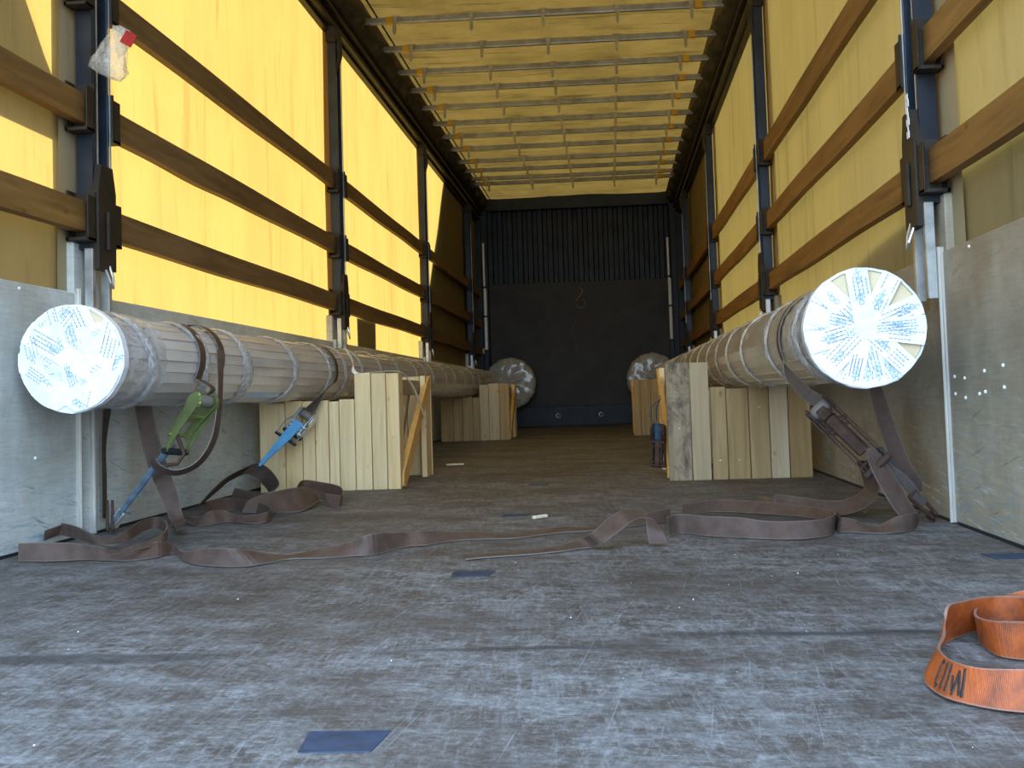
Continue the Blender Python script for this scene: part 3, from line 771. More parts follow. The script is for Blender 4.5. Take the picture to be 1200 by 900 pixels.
# ================================================================== TIMBER CRADLES
def cradle(side, y0, y1, label, low, high, seed, mats, brace=True):
    # low boards run from the wall side inwards, high boards stand at the gangway side
    t = thing('timber_cradle', label, 'cradle', (side * .86, (y0 + y1) / 2, 0))
    rng = random.Random(seed); HL, HH = .386, .497
    def brd(xa, xb, ya, yb, h, mat, z0=0.0):
        mb = MB(); mb.box(xa, ya, z0, xb, yb, h, bev=.002); return mb.build('board', mat, t, origin=((xa + xb) / 2, (ya + yb) / 2, 0))
    def face(y, th, mi):
        for row, h in ((low, HL), (high, HH)):
            for i in range(len(row) - 1):
                xa, xb = row[i], row[i + 1]; g = .0016
                hh = h + rng.uniform(-.006, .004)
                brd(side * (xa + (g if xa < xb else -g)), side * (xb + (-g if xa < xb else g)), y, y + th + rng.uniform(0, .003), hh, mats[mi % len(mats)]); mi += 1
    face(y0, .022, 0); face(y1 - .022, .022, 0)
    xi = min(abs(high[0]), abs(high[-1])); xo = max(abs(high[0]), abs(high[-1]))
    # crosswise saddle beams between the two faces
    mb = MB(); mb.box(side * (xo + .01), y0 + .024, .02, side * 1.165, y0 + .075, HL - .012, bev=.003); mb.build('saddle_beam', 'pine', t)
    mb = MB(); mb.box(side * (xo + .01), y1 - .075, .02, side * 1.165, y1 - .024, HL - .012, bev=.003); mb.build('saddle_beam', 'pine', t)
    # gangway side: posts, top beam and diagonal brace
    for ya, yb in ((y0 + .024, y0 + .10), (y1 - .16, y1 - .024)):
        brd(side * (xi + .004), side * (xi + .030), ya, yb, HH - .004, 'pine')
    for ya, yb in ((y0 + .024, y0 + .07), (y1 - .07, y1 - .024)):
        brd(side * (xo - .05), side * (xo - .02), ya, yb, HH - .01, 'pine')
    mb = MB(); mb.box(side * (xi + .032), y0 + .03, .40, side * (xi + .058), y1 - .03, .47, bev=.002); mb.build('rail_beam', 'pine_grey', t)
    if brace:
        ya, yb = y0 + .045, y1 - .05; w_ = .045
        mb = MB(); mb.prism([(ya, .01), (ya + w_, .0), (yb, .46 - .02), (yb, .49), (yb - w_, .49), (ya, .06)], side * (xi - .004), side * (xi + .020), lambda a_, b_, h: (h, a_, b_))
        mb.build('diagonal_brace', 'pine_orange', t)
        mb = MB(); mb.prism([(ya + .10, .0), (ya + .16, .0), (yb - .16, .45), (yb - .22, .45)], side * (xi + .060), side * (xi + .084), lambda a_, b_, h: (h, a_, b_)); mb.build('diagonal_brace', 'pine_grey', t)
    for row, h in ((low, HL), (high, HH)):
        for i in range(len(row) - 1):
            xm = side * (row[i] + row[i + 1]) / 2
            if rng.random() < .6:
                z_ = rng.choice([.08, .22, .3]); mb = MB(); mb.tube([(xm, y0 + .001, z_), (xm, y0 - .0025, z_), (xm, y0 - .003, z_)], [.0035, .0035, .001], 7); mb.build('nail', 'galv', t)
    return t
c1 = cradle(-1, 4.33, 5.13, 'pale pine board cradle under the left pipe, the near one with knotty tall boards', [1.173, 1.06, .985, .93, .87, .825, .757], [.757, .685, .62, .563], 1, ['pine'])
c2 = cradle(1, 4.35, 5.15, 'near timber cradle under the right pipe with one dark mouldy tall board', [.756, .822, .915, 1.0, 1.078, 1.172], [.572, .672, .752], 2, ['pine_tan', 'pine_tan', 'pine_tan', 'pine_grey2', 'pine_tan', 'pine_mould', 'pine_pale'])
c3 = cradle(-1, 9.05, 9.75, 'small far timber cradle at the left pipe near the dark headboard', [1.178, 1.07, .98, .89, .828], [.828, .745, .65, .562], 3, ['pine_tan', 'pine_tan', 'pine_tan', 'pine_tan', 'pine_pale', 'pine_pale', 'pine_tan'])
c4 = cradle(1, 9.10, 9.8, 'small far timber cradle at the right pipe behind the near cradle', [.80, .90, 1.0, 1.1, 1.172], [.535, .60, .69, .795], 4, ['pine_tan', 'pine_tan', 'pine_tan', 'pine_tan', 'pine_tan', 'pine_tan', 'pine_tan'])
# white plastic packing strap caught in the near left cradle
def row2(p, q): return (*p, *q)
ps = ribbon('packing_strap', [row2((-.86, 4.60, .63), (-.86, 4.57, .63)), row2((-.80, 4.50, .56), (-.80, 4.47, .56)), row2((-.76, 4.325, .50), (-.74, 4.325, .502)), row2((-.70, 4.40, .502), (-.68, 4.38, .502)), row2((-.58, 4.42, .502), (-.57, 4.38, .502)), row2((-.545, 4.50, .46), (-.545, 4.46, .46)), row2((-.545, 4.66, .40), (-.545, 4.66, .375)), row2((-.545, 4.86, .28), (-.545, 4.86, .255))], 'white', th=.001)
tag(ps, 'thin white plastic packing strap dangling over the near left timber cradle', 'strap')

# ================================================================== STRAPS
RIB = {
 'long': [(-1.158,2.511,0.003,-1.17,2.533,0.045),(-1.066,2.498,0.003,-1.077,2.518,0.047),(-0.987,2.512,0.003,-1.018,2.531,0.041),(-0.92,2.49,0.003,-0.956,2.517,0.035),(-0.862,2.481,0.003,-0.903,2.52,0.021),(-0.807,2.525,0.003,-0.821,2.557,0.037),(-0.797,2.593,0.003,-0.813,2.64,0.014),(-0.703,2.445,0.003,-0.726,2.489,0.019),(-0.625,2.372,0.003,-0.636,2.402,0.039),(-0.524,2.346,0.003,-0.552,2.346,0.045),(-0.471,2.398,0.003,-0.517,2.415,0.026),(-0.445,2.445,0.003,-0.471,2.494,0.004),(-0.372,2.447,0.003,-0.392,2.492,0.017),(-0.304,2.462,0.003,-0.312,2.498,0.033),(-0.252,2.48,0.003,-0.254,2.48,0.053),(-0.195,2.597,0.003,-0.201,2.631,0.035),(-0.145,2.617,0.003,-0.161,2.649,0.036),(-0.089,2.684,0.003,-0.095,2.729,0.019),(-0.024,2.704,0.003,-0.046,2.748,0.016),(0.066,2.704,0.003,0.039,2.748,0.007),(0.137,2.756,0.003,0.134,2.804,0.01),(0.197,2.796,0.003,0.195,2.844,0.011),(0.266,2.818,0.003,0.265,2.867,0.006),(0.36,2.871,0.003,0.361,2.915,0.021),(0.445,2.929,0.003,0.447,2.966,0.032),(0.497,2.996,0.003,0.5,3.033,0.033)],
 'leftloop': [(-1.313,2.897,0.003,-1.333,2.938,0.028),(-1.349,2.993,0.003,-1.364,3.028,0.034),(-1.311,3.004,0.003,-1.336,3.036,0.038),(-1.2,2.895,0.003,-1.228,2.923,0.039),(-1.106,2.795,0.003,-1.14,2.828,0.032),(-1.049,2.769,0.003,-1.077,2.816,0.013),(-1.04,2.85,0.003,-1.064,2.89,0.027),(-1.091,3.039,0.003,-1.107,3.074,0.035),(-1.091,3.137,0.003,-1.099,3.173,0.033),(-0.987,2.982,0.003,-1.003,3.018,0.034),(-0.909,2.794,0.003,-0.923,2.831,0.031),(-0.916,2.716,0.003,-0.925,2.76,0.018),(-0.941,2.645,0.003,-0.937,2.686,0.015),(-0.96,2.59,0.003,-0.958,2.633,0.007)],
 'hang': [(-1.134,3.1,0.39,-1.08,3.1,0.388),(-1.124,3.1,0.321,-1.067,3.1,0.319),(-1.087,3.08,0.203,-1.025,3.08,0.201),(-1.037,3.05,0.113,-0.981,3.05,0.119),(-0.984,3.0,0.046,-0.954,3.02,0.055),(-0.918,2.9,0.022,-0.926,2.98,0.039),(-0.982,3.0,0.021,-0.967,3.02,0.04)],
 'backend': [(-1.214,3.06,0.393,-1.202,3.09,0.392),(-1.234,3.06,0.273,-1.228,3.09,0.272),(-1.254,3.06,0.17,-1.248,3.09,0.167),(-1.285,3.06,0.046,-1.279,3.09,0.043)],
 'tailloop': [(-0.872,3.1,0.55,-0.862,3.13,0.551),(-0.832,3.0,0.442,-0.832,3.04,0.443),(-0.819,2.95,0.354,-0.819,2.99,0.353),(-0.826,2.92,0.275,-0.825,2.96,0.271),(-0.86,2.9,0.218,-0.864,2.94,0.206),(-0.918,2.9,0.196,-0.935,2.94,0.178),(-0.974,2.92,0.211,-1.005,2.96,0.194),(-0.998,2.94,0.23,-1.028,2.97,0.219)],
 'pileA': [(-1.079,3.3,0.034,-1.084,3.34,0.055),(-0.984,3.18,0.029,-0.994,3.22,0.044),(-0.931,3.2,0.028,-0.952,3.22,0.067),(-0.901,3.25,0.027,-0.924,3.27,0.064),(-0.821,3.2,0.028,-0.849,3.24,0.046),(-0.768,3.22,0.027,-0.777,3.25,0.057),(-0.795,3.35,0.032,-0.81,3.38,0.061),(-0.899,3.5,0.03,-0.913,3.54,0.062),(-1.027,3.6,0.029,-1.044,3.63,0.072),(-1.08,3.5,0.029,-1.089,3.54,0.067)],
 'pileB': [(-0.95,3.5,0.032,-0.936,3.52,0.07),(-0.899,3.5,0.027,-0.909,3.53,0.081),(-0.839,3.5,0.023,-0.864,3.56,0.094),(-0.749,3.5,0.026,-0.794,3.6,0.104),(-0.734,3.6,0.039,-0.778,3.68,0.097),(-0.732,3.7,0.048,-0.764,3.76,0.08),(-0.677,3.65,0.026,-0.709,3.7,0.072),(-0.646,3.65,0.029,-0.652,3.7,0.064),(-0.689,3.8,0.04,-0.701,3.86,0.083),(-0.803,3.95,0.052,-0.817,4.0,0.091),(-0.881,3.95,0.067,-0.885,4.0,0.1),(-0.83,3.7,0.05,-0.841,3.78,0.094)],
 'pileC': [(-1.054,3.35,0.034,-1.045,3.4,0.062),(-1.08,3.5,0.047,-1.069,3.55,0.086),(-1.112,3.7,0.067,-1.099,3.75,0.11),(-1.159,3.95,0.085,-1.125,4.0,0.127),(-1.126,4.05,0.1,-1.098,4.1,0.14),(-1.071,4.05,0.064,-1.045,4.1,0.107),(-0.99,3.9,0.029,-0.965,3.95,0.063),(-0.97,3.7,0.023,-0.955,3.75,0.049),(-1.065,3.7,0.035,-1.063,3.74,0.072)],
 'arch': [(-0.01,2.368,0.003,-0.011,2.417,0.004),(0.046,2.396,0.003,0.034,2.445,0.004),(0.134,2.421,0.003,0.12,2.469,0.004),(0.213,2.461,0.003,0.2,2.508,0.008),(0.273,2.505,0.003,0.251,2.545,0.021),(0.309,2.45,0.022,0.281,2.48,0.041),(0.344,2.46,0.044,0.319,2.5,0.07),(0.374,2.48,0.063,0.35,2.52,0.086),(0.399,2.52,0.07,0.382,2.56,0.087),(0.429,2.54,0.063,0.41,2.57,0.083),(0.441,2.53,0.051,0.415,2.54,0.069),(0.453,2.5,0.034,0.414,2.5,0.045),(0.462,2.5,0.011,0.419,2.5,0.01)],
 'rightloop': [(0.476,2.678,0.003,0.474,2.692,0.05),(0.514,2.72,0.003,0.512,2.72,0.053),(0.575,2.66,0.003,0.578,2.66,0.053),(0.652,2.615,0.003,0.654,2.615,0.053),(0.714,2.574,0.003,0.719,2.598,0.044),(0.785,2.561,0.003,0.791,2.585,0.044),(0.853,2.594,0.003,0.86,2.618,0.044),(0.894,2.665,0.003,0.902,2.686,0.046),(0.921,2.868,0.003,0.935,2.906,0.031),(0.875,2.996,0.003,0.883,3.034,0.03),(0.769,3.104,0.003,0.775,3.14,0.035),(0.65,3.176,0.003,0.655,3.211,0.036),(0.542,3.111,0.003,0.545,3.149,0.032)],
 'rtail': [(0.777,3.312,0.003,0.804,3.343,0.032),(0.8,3.21,0.003,0.827,3.24,0.033),(0.84,3.2,0.003,0.842,3.217,0.048),(0.898,3.119,0.003,0.899,3.144,0.044),(0.976,3.015,0.003,0.971,3.04,0.042),(1.015,2.95,0.019,1.019,3.0,0.055),(1.059,2.95,0.042,1.053,3.0,0.078),(1.084,2.95,0.077,1.054,3.0,0.098),(1.079,2.92,0.128,1.042,2.98,0.136),(1.052,2.88,0.167,1.019,2.92,0.165)],
 'rfold': [(1.044,3.1,0.003,1.042,3.14,0.03),(0.984,3.0,0.003,0.98,3.03,0.011),(0.907,2.695,0.003,0.924,2.729,0.033),(0.941,2.656,0.003,0.951,2.694,0.03),(0.998,2.629,0.003,1.0,2.675,0.014),(1.052,2.635,0.003,1.052,2.665,0.038),(1.095,2.675,0.003,1.106,2.704,0.041),(1.128,2.75,0.006,1.151,2.8,0.037)],
 'rhang': [(1.001,2.74,0.208,1.023,2.74,0.212),(1.007,2.72,0.16,1.056,2.74,0.164),(1.03,2.7,0.102,1.086,2.73,0.107),(1.058,2.7,0.053,1.118,2.73,0.046),(1.086,2.7,0.02,1.133,2.74,0.027)],
 'rback': [(1.052,2.88,0.378,1.085,2.88,0.377),(1.068,2.9,0.307,1.11,2.9,0.31),(1.09,2.9,0.223,1.132,2.9,0.234),(1.111,2.88,0.141,1.157,2.88,0.154),(1.131,2.86,0.1,1.183,2.88,0.107),(1.142,2.84,0.07,1.178,2.86,0.083)],
 'orangeA': [(0.839,1.179,0.003,0.848,1.196,0.046),(0.788,1.19,0.003,0.795,1.204,0.047),(0.753,1.208,0.003,0.757,1.23,0.042),(0.722,1.246,0.003,0.741,1.271,0.039),(0.716,1.295,0.003,0.741,1.32,0.037),(0.726,1.344,0.003,0.753,1.372,0.033),(0.768,1.443,0.003,0.794,1.48,0.024),(0.805,1.513,0.003,0.81,1.513,0.053),(0.838,1.551,0.003,0.844,1.551,0.053),(0.873,1.581,0.003,0.881,1.581,0.052),(0.907,1.589,0.003,0.915,1.589,0.052),(0.941,1.564,0.003,0.943,1.564,0.053),(0.954,1.466,0.003,0.957,1.466,0.053)],
 'orangeB': [(0.952,1.412,0.003,0.956,1.412,0.053),(0.902,1.398,0.003,0.905,1.398,0.053),(0.875,1.413,0.003,0.878,1.413,0.053),(0.851,1.437,0.003,0.847,1.451,0.047),(0.854,1.509,0.003,0.857,1.538,0.036),(0.877,1.575,0.003,0.888,1.6,0.04),(0.928,1.627,0.003,0.945,1.651,0.041),(0.98,1.646,0.003,0.995,1.646,0.051),(1.027,1.606,0.003,1.04,1.631,0.041)],
}

def wrap(name, P, s0, s1, a0, a1, R0, mat, parent, wd=.045, n=16):
    rows = []
    for i in range(n + 1):
        q = i / n; an = a0 + (a1 - a0) * q; s = s0 + (s1 - s0) * q
        p = P(s - wd / 2, an, R0); q_ = P(s + wd / 2, an, R0); rows.append((*p, *q_))
    return ribbon(name, rows, mat, parent, sub=2, cross=2, minz=-1)
D2 = math.radians
def orient(p, q, face):
    """local frame: X along p->q, Y across, Z out of the strap towards `face`"""
    X = (Vector(q) - Vector(p)).normalized(); Z = Vector(face); Z = (Z - X * Z.dot(X)).normalized(); Y = Z.cross(X)
    m_ = Matrix((X, Y, Z)).transposed().to_4x4(); m_.translation = Vector(p); return m_
def ratchet(parent, Mx, L, width, m_frame, m_handle, m_bar, spool_mat, handle_angle, handle_len):
    hwid = width / 2 + .004
    for sy_ in (-1, 1):                             # frame side plates with rounded drum end
        prof = [(.020 * math.cos(q) * 1.25, .020 * math.sin(q) * 1.25) for q in [pi * .5 + pi * k / 8 for k in range(9)]] + [(L * .55, -.016), (L, -.010), (L, .010), (L * .55, .014)]
        mb = MB(); mb.prism(prof, sy_ * hwid, sy_ * (hwid + .003), lambda a_, b_, h: Mx @ Vector((a_, h, b_))); mb.build('frame_plate', m_frame, parent)
        rim = MB()                                  # toothed wheel
        teeth = []
        for k in range(24):
            an = 2 * pi * k / 24; rr = .024 if k % 2 else .019; teeth.append((rr * math.cos(an), rr * math.sin(an)))
        rim.prism(teeth, sy_ * (hwid + .0035), sy_ * (hwid + .0065), lambda a_, b_, h: Mx @ Vector((a_, h, b_))); rim.build('ratchet_wheel', m_frame, parent)
        H = Matrix.Rotation(handle_angle, 4, 'Y'); hp = [(-.018, -.012), (.0, -.024), (.03, -.020), (handle_len * .5, -.010), (handle_len, -.008), (handle_len, .008), (handle_len * .5, .012), (.03, .022), (.0, .024), (-.018, .012)]
        hb = MB(); hb.prism(hp, sy_ * (hwid + .008), sy_ * (hwid + .011), lambda a_, b_, h: Mx @ (H @ Vector((a_, h, b_)))); hb.build('handle_arm', m_handle, parent)
    H = Matrix.Rotation(handle_angle, 4, 'Y')
    g = MB(); g.tube([Mx @ (H @ Vector((handle_len - .004, y_, 0))) for y_ in (-hwid - .016, -hwid * .5, hwid * .5, hwid + .016)], [.009, .0105, .0105, .009], 10); g.build('handle_grip', m_bar, parent)
    pn = MB(); pn.tube([Mx @ Vector((.055, y_, .008)) for y_ in (-hwid - .012, hwid + .012)], .005, 8)
    pn.tube([Mx @ Vector((L - .012, y_, 0)) for y_ in (-hwid - .008, hwid + .008)], .005, 8)
    for x_ in (.045, .068): pn.box(x_, -hwid, .004, x_ + .010, hwid, .008, M_=Mx)
    pn.build('pawl', m_frame, parent)
    sp = MB(); sp.tube([Mx @ Vector((0, y_, 0)) for y_ in (-hwid + .001, -hwid * .4, hwid * .4, hwid - .001)], [.017, .018, .018, .017], 20); sp.build('spool_coil', spool_mat, parent, smooth=True)
def claw(parent, p, q, mat, r=.005, w_=.022):
    """double finger hook from p (strap end) to q (lashing point)"""
    Mx = orient(p, q, (0, -1, .3)); L = (Vector(q) - Vector(p)).length; mb = MB()
    for s_ in (-1, 1):
        mb.tube([Mx @ Vector(v) for v in ((0, s_ * w_, 0), (L * .55, s_ * w_ * .7, 0), (L * .9, s_ * w_ * .5, 0), (L, s_ * w_ * .5, -.008), (L * .97, s_ * w_ * .5, -.020), (L * .85, s_ * w_ * .5, -.020))], r, 8)
    mb.tube([Mx @ Vector(v) for v in ((0, -w_, 0), (0, w_, 0))], r, 8); mb.build('claw_hook', mat, parent)

# left, nearest strap: green zinc ratchet
t = thing('ratchet_strap', 'brown lashing strap with a yellow-green ratchet at the capped end of the left pipe', 'ratchet strap', (-1.05, 3.2, 0))
wrap('webbing', PL_, .62, .50, D2(165), D2(-22), .135, 'strap', t)
wrap('webbing', PL_, .80, .66, D2(150), D2(-5), .136, 'strap', t)
Pq = Vector((-.846, 2.93, .392)); Pg = Vector((-1.015, 3.00, .262)); Pe = Vector((-1.196, 3.06, .020))
a_ = PL_(.50, D2(-22), .135)
ribbon('webbing', [(*(a_ + Vector((0, -.022, 0))), *(a_ + Vector((0, .022, 0)))), (-.855, 3.00, .43, -.855, 3.04, .43), (-.850, 2.93, .405, -.850, 2.97, .405)], 'strap', t)
Mx = orient(Pq, Pe, (.75, -.35, .3))
ratchet(t, Mx, .15, .046, 'green_zinc', 'green_zinc', 'black_rubber', 'strap_dark', D2(-9), .185)
mb = MB(); a_ = Pq + (Pe - Pq) * .38; mb.tube([a_, a_ + (Pe - a_) * .5, Pe], [.011, .0105, .008], 8); mb.tube([a_ + Vector((.02, 0, .012)), a_ + (Pe - a_) * .8 + Vector((.006, 0, .004))], .005, 8); mb.build('tension_rod', 'rod_blue', t)
claw(t, a_ + (Pe - a_) * .8, Pe, 'alu', .0045, .012)
mb = MB(); mb.tube([(-.93, 2.93, .30), (-.905, 2.925, .24), (-.925, 2.92, .212), (-.975, 2.93, .208)], .006, 8); mb.build('release_lever', 'rust', t)
ribbon('webbing', RIB['tailloop'], 'strap', t, minz=-1)
ribbon('webbing', RIB['hang'], 'strap', t)
rb = [tuple(max(v, -1.222) if i % 3 == 0 else v for i, v in enumerate(r_)) for r_ in RIB['backend']]
ribbon('webbing', rb, 'strap_dark', t)
mb = MB()
for dx in (0, .016): mb.tube([(-1.205 + dx, 3.06, .10), (-1.20 + dx, 3.05, .05), (-1.195 + dx, 3.04, .01), (-1.18 + dx, 3.03, .012)], .0045, 8)
mb.build('claw_hook', 'rust', t)

# left, second strap: steel ratchet with light blue cover
t = thing('ratchet_strap', 'brown lashing strap with a light blue ratchet handle before the near left cradle', 'ratchet strap', (-1.0, 4.2, 0))
wrap('webbing', PL_, 2.08, 2.02, D2(165), D2(-20), .134, 'strap_dark', t, .04)
a_ = PL_(2.02, D2(-20), .134)
ribbon('webbing', [(*(a_ + Vector((0, -.02, 0))), *(a_ + Vector((0, .02, 0)))), (-.915, 4.42, .42, -.90, 4.44, .445), (-.925, 4.30, .385, -.885, 4.30, .400), (-.955, 4.25, .345, -.895, 4.25, .355), (-.965, 4.24, .318, -.915, 4.24, .328)], 'strap_dark', t, minz=-1)
Mx = orient((-.935, 4.235, .325), (-1.11, 4.05, .095), (.1, -1, .35))
ratchet(t, Mx, .10, .05, 'galv', 'galv', 'black_rubber', 'strap_dark', D2(12), .10)
mb = MB(); W4 = Mx
mb.prism([(.045, -.022), (.045, .022), (.13, .020), (.29, .007), (.30, 0), (.29, -.007), (.13, -.020)], .006, .013, lambda a, b, h: W4 @ Vector((a, b, h))); mb.build('blue_cover', 'light_blue', t)
mb = MB()
for s_ in (-1, 1): mb.tube([W4 @ Vector(v) for v in ((.02, s_ * .034, .01), (.07, s_ * .05, .016), (.13, s_ * .045, .012), (.135, s_ * .04, .01))], .0025, 6)
mb.build('wire_handle', 'galv', t)
mb = MB(); mb.tube([W4 @ Vector((.135, y_, .0)) for y_ in (-.052, -.02, .02, .052)], .007, 8); mb.build('handle_bar', 'black_rubber', t)
for k_, mt in (('pileC', 'strap_dark'), ('pileA', 'strap'), ('pileB', 'strap')):
    rb = [tuple(max(v, -1.215) if i % 3 == 0 else (max(v - .026, .003 if i == 2 else .004) if i % 3 == 2 and k_ != 'pileC' else v) for i, v in enumerate(r_)) for r_ in RIB[k_]]
    ribbon('webbing_tail', rb, mt, t)

# right strap: rusty ratchet
t = thing('ratchet_strap', 'brown lashing strap with a rusty brown ratchet at the capped end of the right pipe', 'ratchet strap', (1.05, 2.8, 0))
wrap('webbing', PR_, .36, .44, D2(20), D2(205), .134, 'strap_dark', t, .038)
a_ = PR_(.44, D2(205), .134)
ribbon('webbing', [(*(a_ + Vector((0, -.019, 0))), *(a_ + Vector((0, .019, 0)))), (.825, 2.88, .405, .835, 2.90, .435), (.850, 2.80, .350, .872, 2.80, .375), (.878, 2.76, .322, .905, 2.76, .348)], 'strap_dark', t, minz=-1)
Mx = orient((.890, 2.745, .315), (1.085, 2.77, .115), (-.35, -1, .1))
ratchet(t, Mx, .20, .045, 'rust', 'rust', 'rust', 'strap_dark', D2(-8), .21)
mb = MB(); mb.box(.03, -.018, -.02, .16, .018, .02, M_=Mx, bev=.006); mb.box(-.012, -.02, -.024, .03, .02, .02, M_=Mx, bev=.008); mb.build('ratchet_body', 'rust', t)
ribbon('webbing', [(1.04, 2.765, .155, 1.06, 2.765, .175), (1.10, 2.77, .105, 1.118, 2.77, .125), (1.15, 2.785, .045, 1.165, 2.785, .060)], 'strap_dark', t)
claw(t, (1.125, 2.775, .085), (1.195, 2.80, .015), 'rust', .005, .014)
ribbon('webbing', RIB['rback'], 'strap', t)
for k_ in ('rhang', 'rfold', 'rtail'): ribbon('webbing_tail', RIB[k_], 'strap', t)
mb = MB(); mb.box(-.004, -.02, 0, .004, .02, .085, M_=Matrix.Translation((1.112, 2.87, .13)) @ Matrix.Rotation(-.5, 4, 'Y'), bev=.002); mb.build('label_tab', 'navy', t)

# right pipe, farther blue strap hanging beside the cradle
t = thing('ratchet_strap', 'dark blue lashing strap over the right pipe, ratchet hanging beside its cradle', 'ratchet strap', (.6, 4.6, 0))
wrap('webbing', PR_, 4.6, 4.4, D2(20), D2(190), .134, 'navy', t, .05)
wrap('webbing', PR_, 4.9, 4.7, D2(20), D2(190), .134, 'navy', t, .05)
ribbon('webbing', [(.562, 4.62, .36, .562, 4.66, .36), (.548, 4.50, .335, .550, 4.54, .33), (.530, 4.44, .30, .535, 4.48, .30), (.530, 4.43, .25, .535, 4.47, .25)], 'navy', t)
ribbon('webbing', [(.560, 4.50, .345, .560, 4.53, .345), (.515, 4.46, .315, .515, 4.50, .315), (.505, 4.45, .27, .505, 4.49, .27), (.528, 4.45, .235, .528, 4.49, .235)], 'navy', t)
Mx = orient((.538, 4.45, .215), (.528, 4.45, .045), (-.4, -1, 0))
ratchet(t, Mx, .15, .03, 'rust', 'rust', 'rust', 'navy', D2(6), .16)
mb = MB(); mb.box(-.025, -.016, -.018, .05, .016, .018, M_=Mx, bev=.008); mb.build('spool_cover', 'navy', t)
mb = MB(); mb.box(.02, -.013, -.012, .165, .013, .012, M_=Mx, bev=.006); mb.build('ratchet_body', 'rust', t)

# loose webbing on the deck
def loose(key, label, **k):
    return tag(ribbon('loose_strap', RIB[key], 'strap', **k), label, 'strap')
loose('long', 'long brown strap lying twisted across the deck from the left wall to the middle')
rl = [tuple(max(v, -1.215) if i % 3 == 0 else v for i, v in enumerate([(CX, 0, CH)[j % 3] + (v_ - (CX, 0, CH)[j % 3]) * .93 for j, v_ in enumerate(r_)])) for r_ in RIB['leftloop']]
tag(ribbon('loose_strap', rl, 'strap'), 'brown strap looped in an S shape under the green ratchet by the left wall', 'strap')
loose('arch', 'brown strap with a pointed flat end, arching up in the middle of the deck', minz=.0035)
loose('rightloop', 'brown strap standing on edge in a long flat loop towards the right')

# orange webbing, with printed characters
t = thing('orange_strap', 'orange webbing strap coiled on its edge in the right foreground, black print', 'strap', (.85, 1.4, 0))
oa = ribbon('webbing', RIB['orangeA'], 'strap_orange', t, th=.004)
ribbon('webbing_coil', RIB['orangeB'], 'strap_orange', t, th=.004)
RA = cr(RIB['orangeA'], 12)
def on_orange(u, v, lift=.0014):
    i = max(1, min(len(RA) - 2, int(u))); f_ = u - int(u)
    r0, r1 = RA[i], RA[i + 1]; p = Vector([x * (1 - f_) + y_ * f_ for x, y_ in zip(r0, r1)][:3]); q = Vector([x * (1 - f_) + y_ * f_ for x, y_ in zip(r0, r1)][3:])
    tn = Vector(RA[i + 1][:3]) - Vector(RA[i - 1][:3]); nn = tn.cross(q - p).normalized()
    c = Vector((CX, 0, CH)) - p
    if nn.dot(c) < 0: nn = -nn
    return p.lerp(q, v) + nn * lift
def stroke(mb, pts, w_=.0022): mb.tube([on_orange(u, v) for u, v in pts], w_, 5)
mb = MB()
for st in ([(30, .90), (31.2, .12)], [(32.3, .80), (32.0, .15)], [(32.3, .80), (34.6, .12)], [(34.6, .12), (35.2, .62)],
           [(36.6, .90), (37.6, .15)], [(39.0, .90), (40.0, .15)],
           [(41.8, .82), (42.7, .88), (43.7, .70), (44.0, .45), (43.7, .22), (42.9, .12), (42.0, .22)]):
    n_ = []
    for i in range(len(st) - 1):
        for k in range(5): n_.append(tuple(a * (1 - k / 5) + b * k / 5 for a, b in zip(st[i], st[i + 1])))
    n_.append(st[-1]); stroke(mb, n_)
mb.build('printed_letters', 'ink', t)

# ================================================================== SMALL THINGS
for i, (x, y) in enumerate(((.030, 1.135), (.030, 2.19), (.025, 3.25), (.02, 4.36), (1.175, 2.256))):
    lab = ['blue recessed lashing cup in the deck, nearest in the foreground', 'blue recessed lashing cup in the deck, before the pointed strap end', 'blue recessed lashing cup in the deck, behind the brown loose straps', 'tiny blue lashing cup in the deck, farthest down the middle line', 'blue lashing cup in the deck beside the right side board'][i]
    t = thing('lashing_cup', lab, 'lashing point', (x, y, 0))
    mb = MB(); rim = [(-.047, .034), (.047, .034), (.040, -.034), (-.052 + .012, -.034)]; inn = [(a * .90, b * .88) for a, b in rim]
    vs = [(x + a, y + b, .0012) for a, b in rim] + [(x + a, y + b, .0016) for a, b in inn] + [(x + a, y + b, .0002) for a, b in rim]
    mb.add(vs, [(k, (k + 1) % 4, 4 + (k + 1) % 4, 4 + k) for k in range(4)] + [(8 + k, 8 + (k + 1) % 4, (k + 1) % 4, k) for k in range(4)]); mb.build('rim', 'galv' if False else 'lash_blue', t)
    mb = MB(); vs = [(x + a, y + b, .0016) for a, b in inn] + [(x + a * .7, y + b * .6, .0008) for a, b in inn]
    mb.add(vs, [(k, (k + 1) % 4, 4 + (k + 1) % 4, 4 + k) for k in range(4)] + [(4, 5, 6, 7)]); mb.build('cup', 'lash_blue', t)

for side, x, z0, z1, lab in ((-1, -1.170, .97, 2.29, 'left'), (1, 1.105, 1.02, 2.27, 'right')):
    y = YE - .16
    t = thing('locking_rod', 'thin white rod standing against the %s corner pillar of the headboard' % lab, 'rod', (x, y, z0))
    mb = MB(); mb.tube([(x, y, z0), (x, y, z0 + .75)], .021, 10); mb.build('lower_rod', 'white_pole', t)
    mb = MB(); mb.tube([(x - .006, y, z0 + .75), (x - .008, y, z1)], .014, 10); mb.build('upper_rod', 'white_pole', t)
    mb = MB()
    for z in (z0 + .40, z0 + .76): mb.tube([(x, y, z), (x, y, z + .02)], .026, 10)
    mb.box(x - .02, y + .02, z0 + .38, x + .02, y + .04, z0 + .42); mb.build('clamp', 'black_rubber', t)
    mb = MB(); mb.box(x - .03, y - .02, z0 - .38, x + .03, y + .03, z0 - .02, bev=.005); mb.build('rod_foot', 'steel_blue', t)
